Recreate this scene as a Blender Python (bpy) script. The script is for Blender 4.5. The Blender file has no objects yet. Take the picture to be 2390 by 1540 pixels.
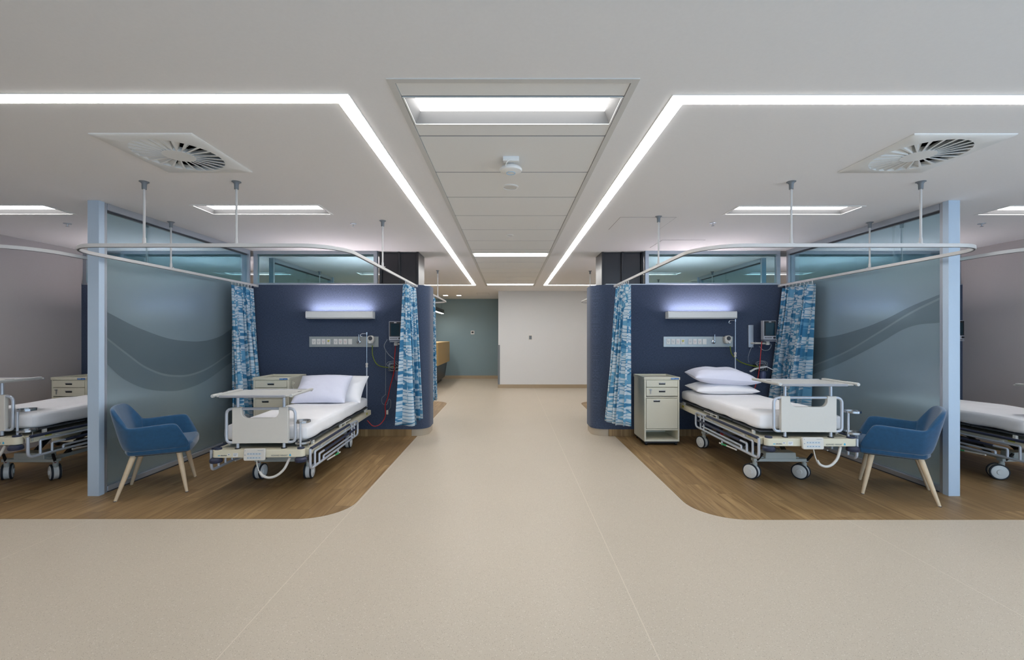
import bpy, bmesh, math, random
from mathutils import Vector, Matrix, noise as mnoise
random.seed(7)
C = bpy.context.scene
COL = C.collection
PI = math.pi
# ------------------------------------------------------------------ camera, world, exposure
H = 2.664                 # ceiling height
CZ = 1.45                 # eye height
F = 1025.0                # focal length in pixels of a 2390 wide frame
cam_d = bpy.data.cameras.new('camera'); cam = bpy.data.objects.new('camera', cam_d); COL.objects.link(cam)
cam.location = (0, 0, CZ); cam.rotation_euler = (PI/2, 0, 0)
cam_d.sensor_fit = 'HORIZONTAL'; cam_d.sensor_width = 36; cam_d.lens = 36*F/2390
cam_d.shift_x = 6/2390; cam_d.shift_y = 12/2390
cam_d.clip_start = .05; cam_d.clip_end = 100
C.camera = cam
C.view_settings.view_transform = 'Standard'; C.view_settings.look = 'None'
C.view_settings.exposure = 0.55; C.view_settings.gamma = 1; C.view_settings.use_curve_mapping = False
try:
    C.cycles.use_denoising = True
    C.cycles.max_bounces = 10; C.cycles.diffuse_bounces = 5; C.cycles.glossy_bounces = 4
    C.cycles.transmission_bounces = 8; C.cycles.transparent_max_bounces = 12
    C.cycles.sample_clamp_indirect = 4; C.cycles.caustics_refractive = False; C.cycles.caustics_reflective = False
except Exception: pass
w = bpy.data.worlds.new('world'); C.world = w; w.use_nodes = True
bgn = w.node_tree.nodes['Background']; bgn.inputs[0].default_value = (.60, .78, 1, 1); bgn.inputs[1].default_value = 3.2
STRIP_E, TROFF_E, BAY_E = 10.8, 8.5, 13.0
def portal(loc, sx, sy, rot):
    d = bpy.data.lights.new('window_daylight', 'AREA'); d.shape = 'RECTANGLE'; d.size = sx; d.size_y = sy
    o = bpy.data.objects.new('window_daylight', d); COL.objects.link(o); o.location = loc; o.rotation_euler = rot
    d.cycles.is_portal = True
    return o

# ------------------------------------------------------------------ materials
def srgb(r, g, b):
    f = lambda c: (c/255/12.92) if c/255 <= .04045 else ((c/255+.055)/1.055)**2.4
    return (f(r), f(g), f(b), 1)
def newmat(name):
    m = bpy.data.materials.new(name); m.use_nodes = True
    nt = m.node_tree; b = nt.nodes['Principled BSDF']
    return m, nt, b
def mat(name, col, rough=.5, metal=0, spec=.5, noise=0, nscale=60, bump=0, bscale=200, sheen=0, coat=0):
    m, nt, b = newmat(name)
    c = srgb(*col); b.inputs['Base Color'].default_value = c
    b.inputs['Roughness'].default_value = rough; b.inputs['Metallic'].default_value = metal
    b.inputs['Specular IOR Level'].default_value = spec
    if sheen: b.inputs['Sheen Weight'].default_value = sheen
    if coat: b.inputs['Coat Weight'].default_value = coat
    tc = nt.nodes.new('ShaderNodeTexCoord')
    n = nt.nodes.new('ShaderNodeTexNoise'); n.inputs['Scale'].default_value = nscale; nt.links.new(tc.outputs['Object'], n.inputs['Vector'])
    mx = nt.nodes.new('ShaderNodeMix'); mx.data_type = 'RGBA'; k = max(noise, .02)
    mx.inputs[6].default_value = tuple(v*(1-k) for v in c[:3])+(1,); mx.inputs[7].default_value = tuple(min(1, v*(1+k)) for v in c[:3])+(1,)
    nt.links.new(n.outputs['Fac'], mx.inputs[0]); nt.links.new(mx.outputs[2], b.inputs['Base Color'])
    if bump:
        n2 = nt.nodes.new('ShaderNodeTexNoise'); n2.inputs['Scale'].default_value = bscale; nt.links.new(tc.outputs['Object'], n2.inputs['Vector'])
        bp = nt.nodes.new('ShaderNodeBump'); bp.inputs['Strength'].default_value = bump; bp.inputs['Distance'].default_value = .01
        nt.links.new(n2.outputs['Fac'], bp.inputs['Height']); nt.links.new(bp.outputs[0], b.inputs['Normal'])
    return m
def emis(name, col, s):
    m, nt, b = newmat(name)
    b.inputs['Base Color'].default_value = (.8, .8, .8, 1)
    b.inputs['Emission Color'].default_value = col; b.inputs['Emission Strength'].default_value = s
    return m
def MN(nt, op, a, b=None, c=None):
    n = nt.nodes.new('ShaderNodeMath'); n.operation = op
    for i, v in enumerate((a, b, c)):
        if v is None: continue
        if isinstance(v, (int, float)): n.inputs[i].default_value = v
        else: nt.links.new(v, n.inputs[i])
    return n.outputs[0]
def xyz(nt, out='Object'):
    tc = nt.nodes.new('ShaderNodeTexCoord'); s = nt.nodes.new('ShaderNodeSeparateXYZ'); nt.links.new(tc.outputs[out], s.inputs[0])
    return tc.outputs[out], s.outputs[0], s.outputs[1], s.outputs[2]
def mixc(nt, f, a, b):
    mx = nt.nodes.new('ShaderNodeMix'); mx.data_type = 'RGBA'
    for i, v in ((0, f), (6, a), (7, b)):
        if isinstance(v, (int, float, tuple)): mx.inputs[i].default_value = v
        else: nt.links.new(v, mx.inputs[i])
    return mx.outputs[2]

M = {}
M['ceiling'] = mat('ceiling_paint', (241, 240, 241), .8, spec=.2, noise=.01)
M['tile'] = mat('ceiling_tile_mineral', (240, 240, 239), .9, spec=.1, noise=.03, nscale=250)
M['reflector'] = mat('troffer_reflector', (112, 112, 112), .5)
M['reflector_pale'] = mat('troffer_reflector_pale', (165, 165, 160), .5)
M['grid'] = mat('grid_metal', (214, 213, 210), .6)
M['white'] = mat('white_enamel', (240, 240, 238), .4)
M['wall'] = mat('wall_paint_grey', (188, 182, 181), .7, spec=.25, noise=.015)
M['wall_white'] = mat('wall_paint_white', (230, 231, 232), .6, spec=.3, noise=.01)
M['teal'] = mat('wall_paint_teal', (134, 156, 164), .6, spec=.3, noise=.02)
M['base_tan'] = mat('coved_vinyl_tan', (176, 158, 132), .5)
M['base_cove'] = mat('coved_vinyl_beige', (180, 166, 146), .45)
M['alu'] = mat('anodised_aluminium', (188, 194, 202), .38, metal=.65)
M['alu_post'] = mat('pale_blue_grey_powdercoat', (188, 206, 224), .42)
M['alu_dark'] = mat('dark_grey_finish', (60, 62, 66), .5)  # plain dark grey for gaskets, slots, hatch edges and deck boards
M['track'] = mat('white_track', (205, 204, 203), .35)
M['rodcap'] = mat('grey_rod_cap', (120, 126, 132), .4)
M['column'] = mat('black_steel', (30, 30, 36), .28, spec=.6)
M['cream'] = mat('cream_powdercoat', (224, 217, 194), .4)
M['cabinet'] = mat('cabinet_cream', (222, 219, 201), .45)
M['cabinet_in'] = mat('cabinet_inner', (184, 182, 150), .6)
M['greyplastic'] = mat('pale_grey_plastic', (218, 214, 206), .45)
M['tray'] = mat('tray_plastic', (200, 200, 196), .35)
M['tray_rim'] = mat('tray_rim_grey', (160, 162, 168), .4)
M['tube'] = mat('silver_tube', (196, 202, 212), .3, metal=.3)
M['steel'] = mat('polished_steel', (190, 194, 200), .2, metal=1)
M['basegrey'] = mat('base_grey_steel', (176, 182, 178), .45)
M['navyplastic'] = mat('navy_bumper', (44, 50, 72), .4)
M['black'] = mat('black_plastic', (20, 22, 26), .4)
M['tyre'] = mat('tyre_rubber', (34, 40, 48), .6)
M['wheel'] = mat('wheel_cover', (228, 229, 226), .35)
M['red'] = mat('red_plastic', (170, 24, 26), .4)
M['redhose'] = mat('red_hose', (190, 34, 26), .4)
M['greenhose'] = mat('olive_green_hose', (110, 124, 20), .4)
M['green'] = mat('green_sticker', (60, 170, 110), .5)
M['yellow'] = mat('yellow_sticker', (196, 186, 50), .5)
M['clear_tube'] = mat('grey_clear_tube', (140, 148, 156), .25)
M['sheet'] = mat('white_cotton', (247, 246, 248), .85, spec=.1, noise=.02, nscale=8, bump=.12, bscale=30, sheen=.2)
M['pillow'] = mat('lilac_white_cotton', (230, 231, 246), .85, spec=.1, bump=.1, bscale=40, sheen=.2)
M['velvet'] = mat('blue_velvet', (34, 80, 116), .75, noise=.22, nscale=35, spec=.2, sheen=.5, bump=.05, bscale=300)
M['oak'] = mat('pale_oak', (214, 192, 160), .5, noise=.08, nscale=30)
M['oakdesk'] = mat('oak_veneer', (176, 146, 92), .45, noise=.12, nscale=14)
M['desk_dark'] = mat('desk_charcoal', (44, 44, 46), .35)
M['screen'] = mat('dark_glass_screen', (20, 48, 60), .08)
M['device'] = mat('device_grey', (176, 178, 186), .4)
M['sticker_blue'] = mat('blue_sticker', (20, 84, 160), .4)
M['sticker_light'] = mat('sticker_print', (150, 200, 235), .4)
M['sticker_white'] = mat('white_sticker', (236, 236, 236), .5)
M['cyan'] = mat('cyan_print', (70, 176, 210), .5)
M['ink'] = mat('grey_ink', (70, 74, 82), .5)
M['key_pad'] = mat('key_pad', (196, 206, 212), .5)
M['key_ink'] = mat('key_ink', (112, 130, 148), .5)
M['outlet'] = mat('outlet_white', (235, 233, 228), .4)
M['panel_metal'] = mat('brushed_service_panel', (172, 178, 178), .33, metal=.35)
M['void'] = mat('dark_void', (8, 8, 8), .9, spec=0)
M['bag'] = mat('translucent_bag', (90, 96, 130), .3)
M['strip'] = emis('strip_lamp', (1, .985, .965, 1), STRIP_E)
M['troffer'] = emis('troffer_lamp', (1, .985, .965, 1), TROFF_E)
M['bay_troffer'] = emis('bay_troffer_lamp', (1, .975, .97, 1), BAY_E)
M['wardlight'] = emis('bedhead_lamp', (1, .89, .93, 1), 78)
M['downlight'] = emis('downlight_lamp', (1, .9, .78, 1), 40)
M['pend'] = emis('pendant_lamp', (1, .96, .92, 1), 26)

def floor_vinyl():
    m, nt, b = newmat('speckled_vinyl')
    v, x, y, z = xyz(nt)
    base = srgb(196, 184, 166)
    n0 = nt.nodes.new('ShaderNodeTexNoise'); n0.inputs['Scale'].default_value = 1.2; nt.links.new(v, n0.inputs['Vector'])
    c = mixc(nt, n0.outputs['Fac'], tuple(k*.96 for k in base[:3])+(1,), tuple(k*1.04 for k in base[:3])+(1,))
    for sc, th, col in ((190, .74, srgb(120, 105, 90)), (140, .76, srgb(228, 220, 208)), (300, .70, srgb(150, 132, 112))):
        n = nt.nodes.new('ShaderNodeTexVoronoi'); n.inputs['Scale'].default_value = sc; nt.links.new(v, n.inputs['Vector'])
        s = nt.nodes.new('ShaderNodeSeparateColor'); nt.links.new(n.outputs['Color'], s.inputs[0])
        f = MN(nt, 'MULTIPLY', MN(nt, 'GREATER_THAN', s.outputs[0], th+.12), .55)
        f = MN(nt, 'MULTIPLY', f, MN(nt, 'LESS_THAN', n.outputs['Distance'], .35))
        c = mixc(nt, f, c, col)
    # weld seams every 1.98 m
    q = MN(nt, 'ABSOLUTE', MN(nt, 'SUBTRACT', MN(nt, 'FRACT', MN(nt, 'DIVIDE', MN(nt, 'ADD', x, 19.13+.99), 1.98)), .5))
    c = mixc(nt, MN(nt, 'MULTIPLY', MN(nt, 'LESS_THAN', q, .0012), .55), c, srgb(226, 214, 196))
    nt.links.new(c, b.inputs['Base Color'])
    b.inputs['Roughness'].default_value = .42; b.inputs['Specular IOR Level'].default_value = .35
    return m
def floor_wood():
    m, nt, b = newmat('wood_look_vinyl')
    v, x, y, z = xyz(nt)
    sx = MN(nt, 'DIVIDE', MN(nt, 'ADD', x, 20), .178); row = MN(nt, 'FLOOR', sx)
    wn = nt.nodes.new('ShaderNodeTexWhiteNoise'); wn.noise_dimensions = '1D'; nt.links.new(row, wn.inputs['W'])
    sy = MN(nt, 'ADD', MN(nt, 'DIVIDE', y, 1.18), MN(nt, 'MULTIPLY', wn.outputs['Value'], 5))
    cell = MN(nt, 'FLOOR', sy)
    cm = nt.nodes.new('ShaderNodeCombineXYZ'); nt.links.new(row, cm.inputs[0]); nt.links.new(cell, cm.inputs[1])
    w2 = nt.nodes.new('ShaderNodeTexWhiteNoise'); w2.noise_dimensions = '2D'; nt.links.new(cm.outputs[0], w2.inputs['Vector'])
    mp = nt.nodes.new('ShaderNodeCombineXYZ')
    nt.links.new(MN(nt, 'MULTIPLY', x, 26), mp.inputs[0]); nt.links.new(MN(nt, 'MULTIPLY', y, 2.0), mp.inputs[1])
    nt.links.new(MN(nt, 'MULTIPLY', w2.outputs['Value'], 40), mp.inputs[2])
    n = nt.nodes.new('ShaderNodeTexNoise'); n.inputs['Scale'].default_value = 1; n.inputs['Detail'].default_value = 5; n.inputs['Distortion'].default_value = .6
    nt.links.new(mp.outputs[0], n.inputs['Vector'])
    rp = nt.nodes.new('ShaderNodeValToRGB'); e = rp.color_ramp.elements
    e[0].position = .3; e[0].color = srgb(122, 94, 60); e[1].position = .72; e[1].color = srgb(180, 150, 106)
    nt.links.new(n.outputs['Fac'], rp.inputs[0])
    c = mixc(nt, MN(nt, 'MULTIPLY', w2.outputs['Value'], .8), rp.outputs[0], srgb(128, 102, 68))
    gx = MN(nt, 'LESS_THAN', MN(nt, 'ABSOLUTE', MN(nt, 'SUBTRACT', MN(nt, 'FRACT', MN(nt, 'ADD', sx, .5)), .5)), .012)
    gy = MN(nt, 'LESS_THAN', MN(nt, 'ABSOLUTE', MN(nt, 'SUBTRACT', MN(nt, 'FRACT', MN(nt, 'ADD', sy, .5)), .5)), .002)
    c = mixc(nt, MN(nt, 'MULTIPLY', MN(nt, 'MAXIMUM', gx, gy), .5), c, srgb(66, 48, 32))
    nt.links.new(c, b.inputs['Base Color']); b.inputs['Roughness'].default_value = .45; b.inputs['Specular IOR Level'].default_value = .35
    return m
def fabric(name, col):
    m, nt, b = newmat(name)
    v, x, y, z = xyz(nt)
    c0 = srgb(*col)
    def wv(a, bb, cc):
        cb = nt.nodes.new('ShaderNodeCombineXYZ')
        nt.links.new(MN(nt, 'MULTIPLY', MN(nt, 'ADD', x, y), a), cb.inputs[0]); nt.links.new(MN(nt, 'MULTIPLY', z, bb), cb.inputs[1]); cb.inputs[2].default_value = cc
        n = nt.nodes.new('ShaderNodeTexNoise'); n.inputs['Scale'].default_value = 1; n.inputs['Detail'].default_value = 2; nt.links.new(cb.outputs[0], n.inputs['Vector'])
        return n.outputs['Fac']
    f = MN(nt, 'MULTIPLY', MN(nt, 'ADD', wv(40, 260, 1), wv(260, 40, 5)), .5)
    f = MN(nt, 'MULTIPLY_ADD', MN(nt, 'SUBTRACT', f, .5), 2.4, .5)
    c = mixc(nt, f, tuple(k*.55 for k in c0[:3])+(1,), tuple(k*1.5 for k in c0[:3])+(1,))
    nt.links.new(c, b.inputs['Base Color']); b.inputs['Roughness'].default_value = .9; b.inputs['Specular IOR Level'].default_value = .15
    b.inputs['Sheen Weight'].default_value = .15
    return m
def curtain_mat():
    """leaf shaped pale flecks on two blues, printed along the cloth"""
    m, nt, b = newmat('leaf_print_curtain')
    v, u, vv, z = xyz(nt, 'UV')
    n = nt.nodes.new('ShaderNodeTexNoise'); n.inputs['Scale'].default_value = 3.5; n.inputs['Detail'].default_value = 0; nt.links.new(v, n.inputs['Vector'])
    wob = MN(nt, 'ADD', MN(nt, 'MULTIPLY', MN(nt, 'SINE', MN(nt, 'MULTIPLY', u, 16)), .35), MN(nt, 'MULTIPLY', n.outputs['Fac'], 1.6))
    cb = nt.nodes.new('ShaderNodeCombineXYZ'); nt.links.new(MN(nt, 'ADD', MN(nt, 'MULTIPLY', u, 8), MN(nt, 'MULTIPLY', MN(nt, 'SINE', MN(nt, 'MULTIPLY', vv, 9)), .5)), cb.inputs[0])
    nt.links.new(MN(nt, 'ADD', MN(nt, 'MULTIPLY', vv, 24), wob), cb.inputs[1])
    def vor(feat):
        q = nt.nodes.new('ShaderNodeTexVoronoi'); q.voronoi_dimensions = '2D'; q.feature = feat; q.inputs['Scale'].default_value = 1; q.inputs['Randomness'].default_value = .75
        nt.links.new(cb.outputs[0], q.inputs['Vector']); return q
    ed = vor('DISTANCE_TO_EDGE').outputs['Distance']; sc = nt.nodes.new('ShaderNodeSeparateColor'); nt.links.new(vor('F1').outputs['Color'], sc.inputs[0])
    def step(x, lo, hi):
        q = nt.nodes.new('ShaderNodeMapRange'); q.inputs['From Min'].default_value = lo; q.inputs['From Max'].default_value = hi; nt.links.new(x, q.inputs['Value']); return q.outputs[0]
    c = mixc(nt, MN(nt, 'GREATER_THAN', sc.outputs[1], .5), srgb(64, 122, 160), srgb(100, 154, 186))
    pale = MN(nt, 'MULTIPLY', step(ed, .07, .13), MN(nt, 'GREATER_THAN', sc.outputs[0], .24))
    c = mixc(nt, pale, c, srgb(190, 205, 214))
    nt.links.new(c, b.inputs['Base Color']); b.inputs['Roughness'].default_value = .85; b.inputs['Specular IOR Level'].default_value = .1
    return m
def glass_clear(name, tint, refl=.5):
    m = bpy.data.materials.new(name); m.use_nodes = True; nt = m.node_tree; nt.nodes.clear()
    out = nt.nodes.new('ShaderNodeOutputMaterial'); t = nt.nodes.new('ShaderNodeBsdfTransparent'); t.inputs[0].default_value = tint
    g = nt.nodes.new('ShaderNodeBsdfGlossy'); g.inputs['Roughness'].default_value = .02; g.inputs[0].default_value = (.9, .95, 1, 1)
    fr = nt.nodes.new('ShaderNodeFresnel'); fr.inputs[0].default_value = 1.5
    mx = nt.nodes.new('ShaderNodeMixShader'); nt.links.new(MN(nt, 'MULTIPLY', fr.outputs[0], refl), mx.inputs[0])
    nt.links.new(t.outputs[0], mx.inputs[1]); nt.links.new(g.outputs[0], mx.inputs[2]); nt.links.new(mx.outputs[0], out.inputs[0])
    return m
def frosted(name, curves, y0=3.9, y1=6.4):
    """etched film with a wave motif: three curves z(y) over the length of the pane"""
    m = bpy.data.materials.new(name); m.use_nodes = True; nt = m.node_tree; nt.nodes.clear()
    out = nt.nodes.new('ShaderNodeOutputMaterial')
    v, x, y, z = xyz(nt)
    t = MN(nt, 'DIVIDE', MN(nt, 'SUBTRACT', y, y0), y1-y0)
    zs = []
    for pts in curves:
        fc = nt.nodes.new('ShaderNodeFloatCurve'); cv = fc.mapping.curves[0]
        P = [((a-y0)/(y1-y0), bz/2.7) for a, bz in pts]
        s0 = (P[1][1]-P[0][1])/(P[1][0]-P[0][0]); s1 = (P[-1][1]-P[-2][1])/(P[-1][0]-P[-2][0])
        P = [(0, P[0][1]-s0*P[0][0])] + P + [(1, P[-1][1]+s1*(1-P[-1][0]))]
        while len(cv.points) < len(P): cv.points.new(.5, .5)
        for q, (a, bz) in zip(cv.points, P): q.location = (a, max(0, min(1, bz))); q.handle_type = 'AUTO'
        fc.mapping.update(); nt.links.new(t, fc.inputs['Value'])
        zs.append(MN(nt, 'MULTIPLY', fc.outputs[0], 2.7))
    up, mid, lo = zs
    a = MN(nt, 'MULTIPLY', MN(nt, 'LESS_THAN', z, up), MN(nt, 'GREATER_THAN', z, mid))
    bb = MN(nt, 'MULTIPLY', MN(nt, 'LESS_THAN', z, mid), MN(nt, 'GREATER_THAN', z, lo))
    ln = MN(nt, 'LESS_THAN', MN(nt, 'ABSOLUTE', MN(nt, 'SUBTRACT', z, mid)), .011)
    c = mixc(nt, MN(nt, 'MULTIPLY', a, 1.0), (.82, .96, 1, 1), (.55, .67, .71, 1))
    c = mixc(nt, MN(nt, 'MULTIPLY', bb, 1.0), c, (.60, .73, .77, 1))
    c = mixc(nt, ln, c, (.80, .92, .94, 1))
    def mix(f, a, b):
        q = nt.nodes.new('ShaderNodeMixShader'); nt.links.new(a, q.inputs[1]); nt.links.new(b, q.inputs[2])
        if isinstance(f, float): q.inputs[0].default_value = f
        else: nt.links.new(f, q.inputs[0])
        return q.outputs[0]
    rf = nt.nodes.new('ShaderNodeBsdfRefraction'); rf.inputs['IOR'].default_value = 1.12; rf.inputs['Roughness'].default_value = .34; nt.links.new(c, rf.inputs[0])
    tl = nt.nodes.new('ShaderNodeBsdfTranslucent'); nt.links.new(c, tl.inputs[0])
    df = nt.nodes.new('ShaderNodeBsdfDiffuse'); nt.links.new(c, df.inputs[0])
    gl = nt.nodes.new('ShaderNodeBsdfGlossy'); gl.inputs['Roughness'].default_value = .28; gl.inputs[0].default_value = (.95, .97, 1, 1)
    fr = nt.nodes.new('ShaderNodeFresnel'); fr.inputs[0].default_value = 1.45
    q = mix(.26, rf.outputs[0], tl.outputs[0]); q = mix(.10, q, df.outputs[0]); q = mix(MN(nt, 'MULTIPLY_ADD', fr.outputs[0], .8, .06), q, gl.outputs[0])
    nt.links.new(q, out.inputs[0])
    return m
M['vinyl'] = floor_vinyl(); M['wood'] = floor_wood()
M['fabric'] = fabric('navy_woven_fabric', (66, 77, 98))
M['curtain'] = curtain_mat()
M['glass'] = glass_clear('clear_tinted_glass', (.76, .94, .98, 1), .6)
M['glass_side'] = glass_clear('clear_side_glass', (.80, .92, .95, 1), .5)
M['glass_win'] = glass_clear('window_glass', (.95, .97, .98, 1), .3)
WL = [[(4.03, 1.686), (4.491, 1.503), (5.024, 1.386), (5.616, 1.417), (5.94, 1.548)],
      [(4.03, 1.458), (4.289, 1.27), (4.545, 1.104), (4.895, .996), (5.30, 1.005), (5.92, 1.219)],
      [(4.03, 1.23), (4.289, 1.006), (4.713, .852), (5.23, .848), (5.92, 1.086)]]
def rz(p): Y = 4.0*F/(p[0]-1189); return (Y, CZ-(p[1]-782)*Y/F)
WR = [[rz(p) for p in l] for l in ([(2201, 684), (2126, 715), (2062, 747), (1994, 772), (1930, 787), (1900, 788)],
      [(2201, 693), (2126, 730), (2051, 776), (1975, 821), (1900, 853)],
      [(2201, 752), (2126, 762), (2051, 802), (1994, 832), (1945, 855), (1900, 872)])]
M['frost_l'] = frosted('frosted_film_wave', WL); M['frost_r'] = frosted('frosted_film_wave_swell', WR)

# ------------------------------------------------------------------ mesh helpers
def bm_(): return bmesh.new()
def box(bm, x0, x1, y0, y1, z0, z1):
    v = [bm.verts.new(p) for p in ((x0,y0,z0),(x1,y0,z0),(x1,y1,z0),(x0,y1,z0),(x0,y0,z1),(x1,y0,z1),(x1,y1,z1),(x0,y1,z1))]
    for f in ((0,3,2,1),(4,5,6,7),(0,1,5,4),(1,2,6,5),(2,3,7,6),(3,0,4,7)): bm.faces.new([v[i] for i in f])
    return v
def hexa(bm, pts):
    v = [bm.verts.new(p) for p in pts]
    for f in ((0,3,2,1),(4,5,6,7),(0,1,5,4),(1,2,6,5),(2,3,7,6),(3,0,4,7)): bm.faces.new([v[i] for i in f])
    return v
def bx(*a):
    bm = bm_(); box(bm, *a); return bm
def fillet(pts, r, n=5):
    pts = [Vector(p) for p in pts]; out = [pts[0]]
    for i in range(1, len(pts)-1):
        a, p, b = pts[i-1], pts[i], pts[i+1]
        d1, d2 = (a-p), (b-p); l1, l2 = d1.length, d2.length; d1.normalize(); d2.normalize()
        q = min(r, l1*.49, l2*.49); s, e = p+d1*q, p+d2*q
        for k in range(n+1):
            t = k/n; out.append(s*(1-t)**2 + p*2*t*(1-t) + e*t*t)
    out.append(pts[-1]); return out
def smooth_path(pts, n=6):
    P = [Vector(p) for p in pts]; P = [P[0]*2-P[1]] + P + [P[-1]*2-P[-2]]; out = []
    for i in range(1, len(P)-2):
        for k in range(n):
            t = k/n; a, b, c, d = P[i-1:i+3]
            out.append(.5*((2*b) + (c-a)*t + (2*a-5*b+4*c-d)*t*t + (3*b-a-3*c+d)*t**3))
    out.append(P[-2]); return out
def tube(bm, pts, r, seg=10, cap=True, sec=None, closed=False):
    """sweep a circle (or a section [(side, up)]) along a path"""
    pts = [Vector(p) for p in pts]; rings = []; n = len(pts)
    prev = None
    for i, p in enumerate(pts):
        if closed: d = pts[(i+1) % n]-pts[(i-1) % n]
        else: d = pts[min(i+1, n-1)]-pts[max(i-1, 0)]
        d.normalize()
        if sec:
            s = d.cross(Vector((0,0,1))); s.normalize(); u = Vector((0,0,1))
            ring = [bm.verts.new(p+s*a+u*b) for a, b in sec]
        else:
            if prev is None:
                up = Vector((0,0,1)) if abs(d.z) < .9 else Vector((1,0,0))
                s = d.cross(up); s.normalize()
            else:
                s = prev-d*prev.dot(d); s.normalize()
            prev = s; u = s.cross(d)
            rr = r[i] if isinstance(r, (list, tuple)) else r
            ring = [bm.verts.new(p+s*math.cos(2*PI*k/seg)*rr+u*math.sin(2*PI*k/seg)*rr) for k in range(seg)]
        rings.append(ring)
    m = len(rings[0])
    for i in range(n if closed else n-1):
        A, B = rings[i], rings[(i+1) % n]
        for k in range(m): bm.faces.new((A[k], A[(k+1) % m], B[(k+1) % m], B[k]))
    if cap and not closed:
        bm.faces.new(rings[0][::-1]); bm.faces.new(rings[-1])
    return bm
def cyl(bm, a, b, r, r2=None, seg=16):
    return tube(bm, [a, b], [r, r if r2 is None else r2], seg)
def lathe(bm, prof, c=(0,0,0), axis='Z', seg=24):
    rings = []
    for r, h in prof:
        ring = []
        for k in range(seg):
            a = 2*PI*k/seg; x, y = max(r, 1e-4)*math.cos(a), max(r, 1e-4)*math.sin(a)
            p = (x, y, h) if axis == 'Z' else ((h, x, y) if axis == 'X' else (x, h, y))
            ring.append(bm.verts.new((p[0]+c[0], p[1]+c[1], p[2]+c[2])))
        rings.append(ring)
    for A, B in zip(rings, rings[1:]):
        for k in range(seg): bm.faces.new((A[k], A[(k+1) % seg], B[(k+1) % seg], B[k]))
    bm.faces.new(rings[0][::-1]); bm.faces.new(rings[-1]); return bm
def prism(bm, poly, a0, a1, axis='Y'):
    """extrude a 2D outline between two values along an axis"""
    def P(u, v, a): return {'Y': (u, a, v), 'X': (a, u, v), 'Z': (u, v, a)}[axis]
    A = [bm.verts.new(P(u, v, a0)) for u, v in poly]; B = [bm.verts.new(P(u, v, a1)) for u, v in poly]
    n = len(poly); bm.faces.new(A[::-1]); bm.faces.new(B)
    for i in range(n): bm.faces.new((A[i], A[(i+1) % n], B[(i+1) % n], B[i]))
    return bm
def rrect(x0, x1, z0, z1, r, n=5):
    out = []
    for cx, cz, a in ((x1-r, z1-r, 0), (x0+r, z1-r, 90), (x0+r, z0+r, 180), (x1-r, z0+r, 270)):
        for k in range(n+1):
            t = math.radians(a+90*k/n); out.append((cx+r*math.cos(t), cz+r*math.sin(t)))
    return out
def obj(name, bm, m, parent=None, bevel=0, smooth=True, subd=0, loc=None, rot=None, solid=0):
    bmesh.ops.recalc_face_normals(bm, faces=bm.faces)
    me = bpy.data.meshes.new(name); bm.to_mesh(me); bm.free()
    mats = m if isinstance(m, list) else [m]
    for k in mats: me.materials.append(M[k])
    o = bpy.data.objects.new(name, me); COL.objects.link(o)
    if parent: o.parent = parent
    if loc: o.location = loc
    if rot: o.rotation_euler = rot
    if smooth:
        for p in me.polygons: p.use_smooth = True
        try: me.set_sharp_from_angle(angle=math.radians(38))
        except Exception: pass
    if solid:
        s = o.modifiers.new('thick', 'SOLIDIFY'); s.thickness = solid; s.offset = 0
    if bevel:
        b = o.modifiers.new('bevel', 'BEVEL'); b.width = bevel; b.segments = 2; b.limit_method = 'ANGLE'; b.angle_limit = math.radians(40)
    if subd:
        s = o.modifiers.new('subd', 'SUBSURF'); s.levels = subd; s.render_levels = subd
    return o
def thing(name, label, cat, loc=(0,0,0), rz=0, group=None):
    o = bpy.data.objects.new(name, None); COL.objects.link(o); o.location = loc; o.rotation_euler = (0, 0, rz); o.empty_display_size = .1
    return tag(o, label, cat, group)
def tag(o, label, cat, group=None):
    o['label'] = label; o['category'] = cat
    if group: o['group'] = group
    return o
def struct(name, bm, m, parent=None, **k):
    o = obj(name, bm, m, parent, **k)
    if not parent: o['kind'] = 'structure'
    return o
def dup(root, loc=None, rot=None, label=None, group=None):
    r = root.copy(); COL.objects.link(r)
    if loc: r.location = loc
    if rot: r.rotation_euler = rot
    if label: r['label'] = label
    if group: r['group'] = group
    for ch in list(root.children):
        c = ch.copy(); COL.objects.link(c); c.parent = r
        for g in list(ch.children):
            d = g.copy(); COL.objects.link(d); d.parent = c
    return r

# ------------------------------------------------------------------ the room shell
XL, XR, YB, YF = -6.14, 6.50, -3.2, 14.7
WY0, WY1 = 6.30, 6.90                       # the double bedhead wall, front and back face
WH = 2.172
struct('floor', bx(XL-.2, XR+.2, YB-.2, YF+.2, -.1, 0), 'vinyl', smooth=False)
def patch(sx, xin, xout, yf, yb, r):
    """wood-look floor patch with the corridor corners rounded"""
    pts = [(xout, yf)]
    for k in range(13):
        a = PI/2*k/12; pts.append((xin-sx*r+sx*r*math.sin(a), yf+r-r*math.cos(a)))
    for k in range(13):
        a = PI/2*k/12; pts.append((xin-sx*r+sx*r*math.cos(a), yb-r+r*math.sin(a)))
    pts.append((xout, yb))
    return prism(bm_(), pts, -.02, .002, 'Z')
struct('floor', patch(1, -1.325, XL, 3.464, 9.62, .36), 'wood', smooth=False)
struct('floor', patch(-1, 1.515, XR, 3.448, 9.62, .38), 'wood', smooth=False)

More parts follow.
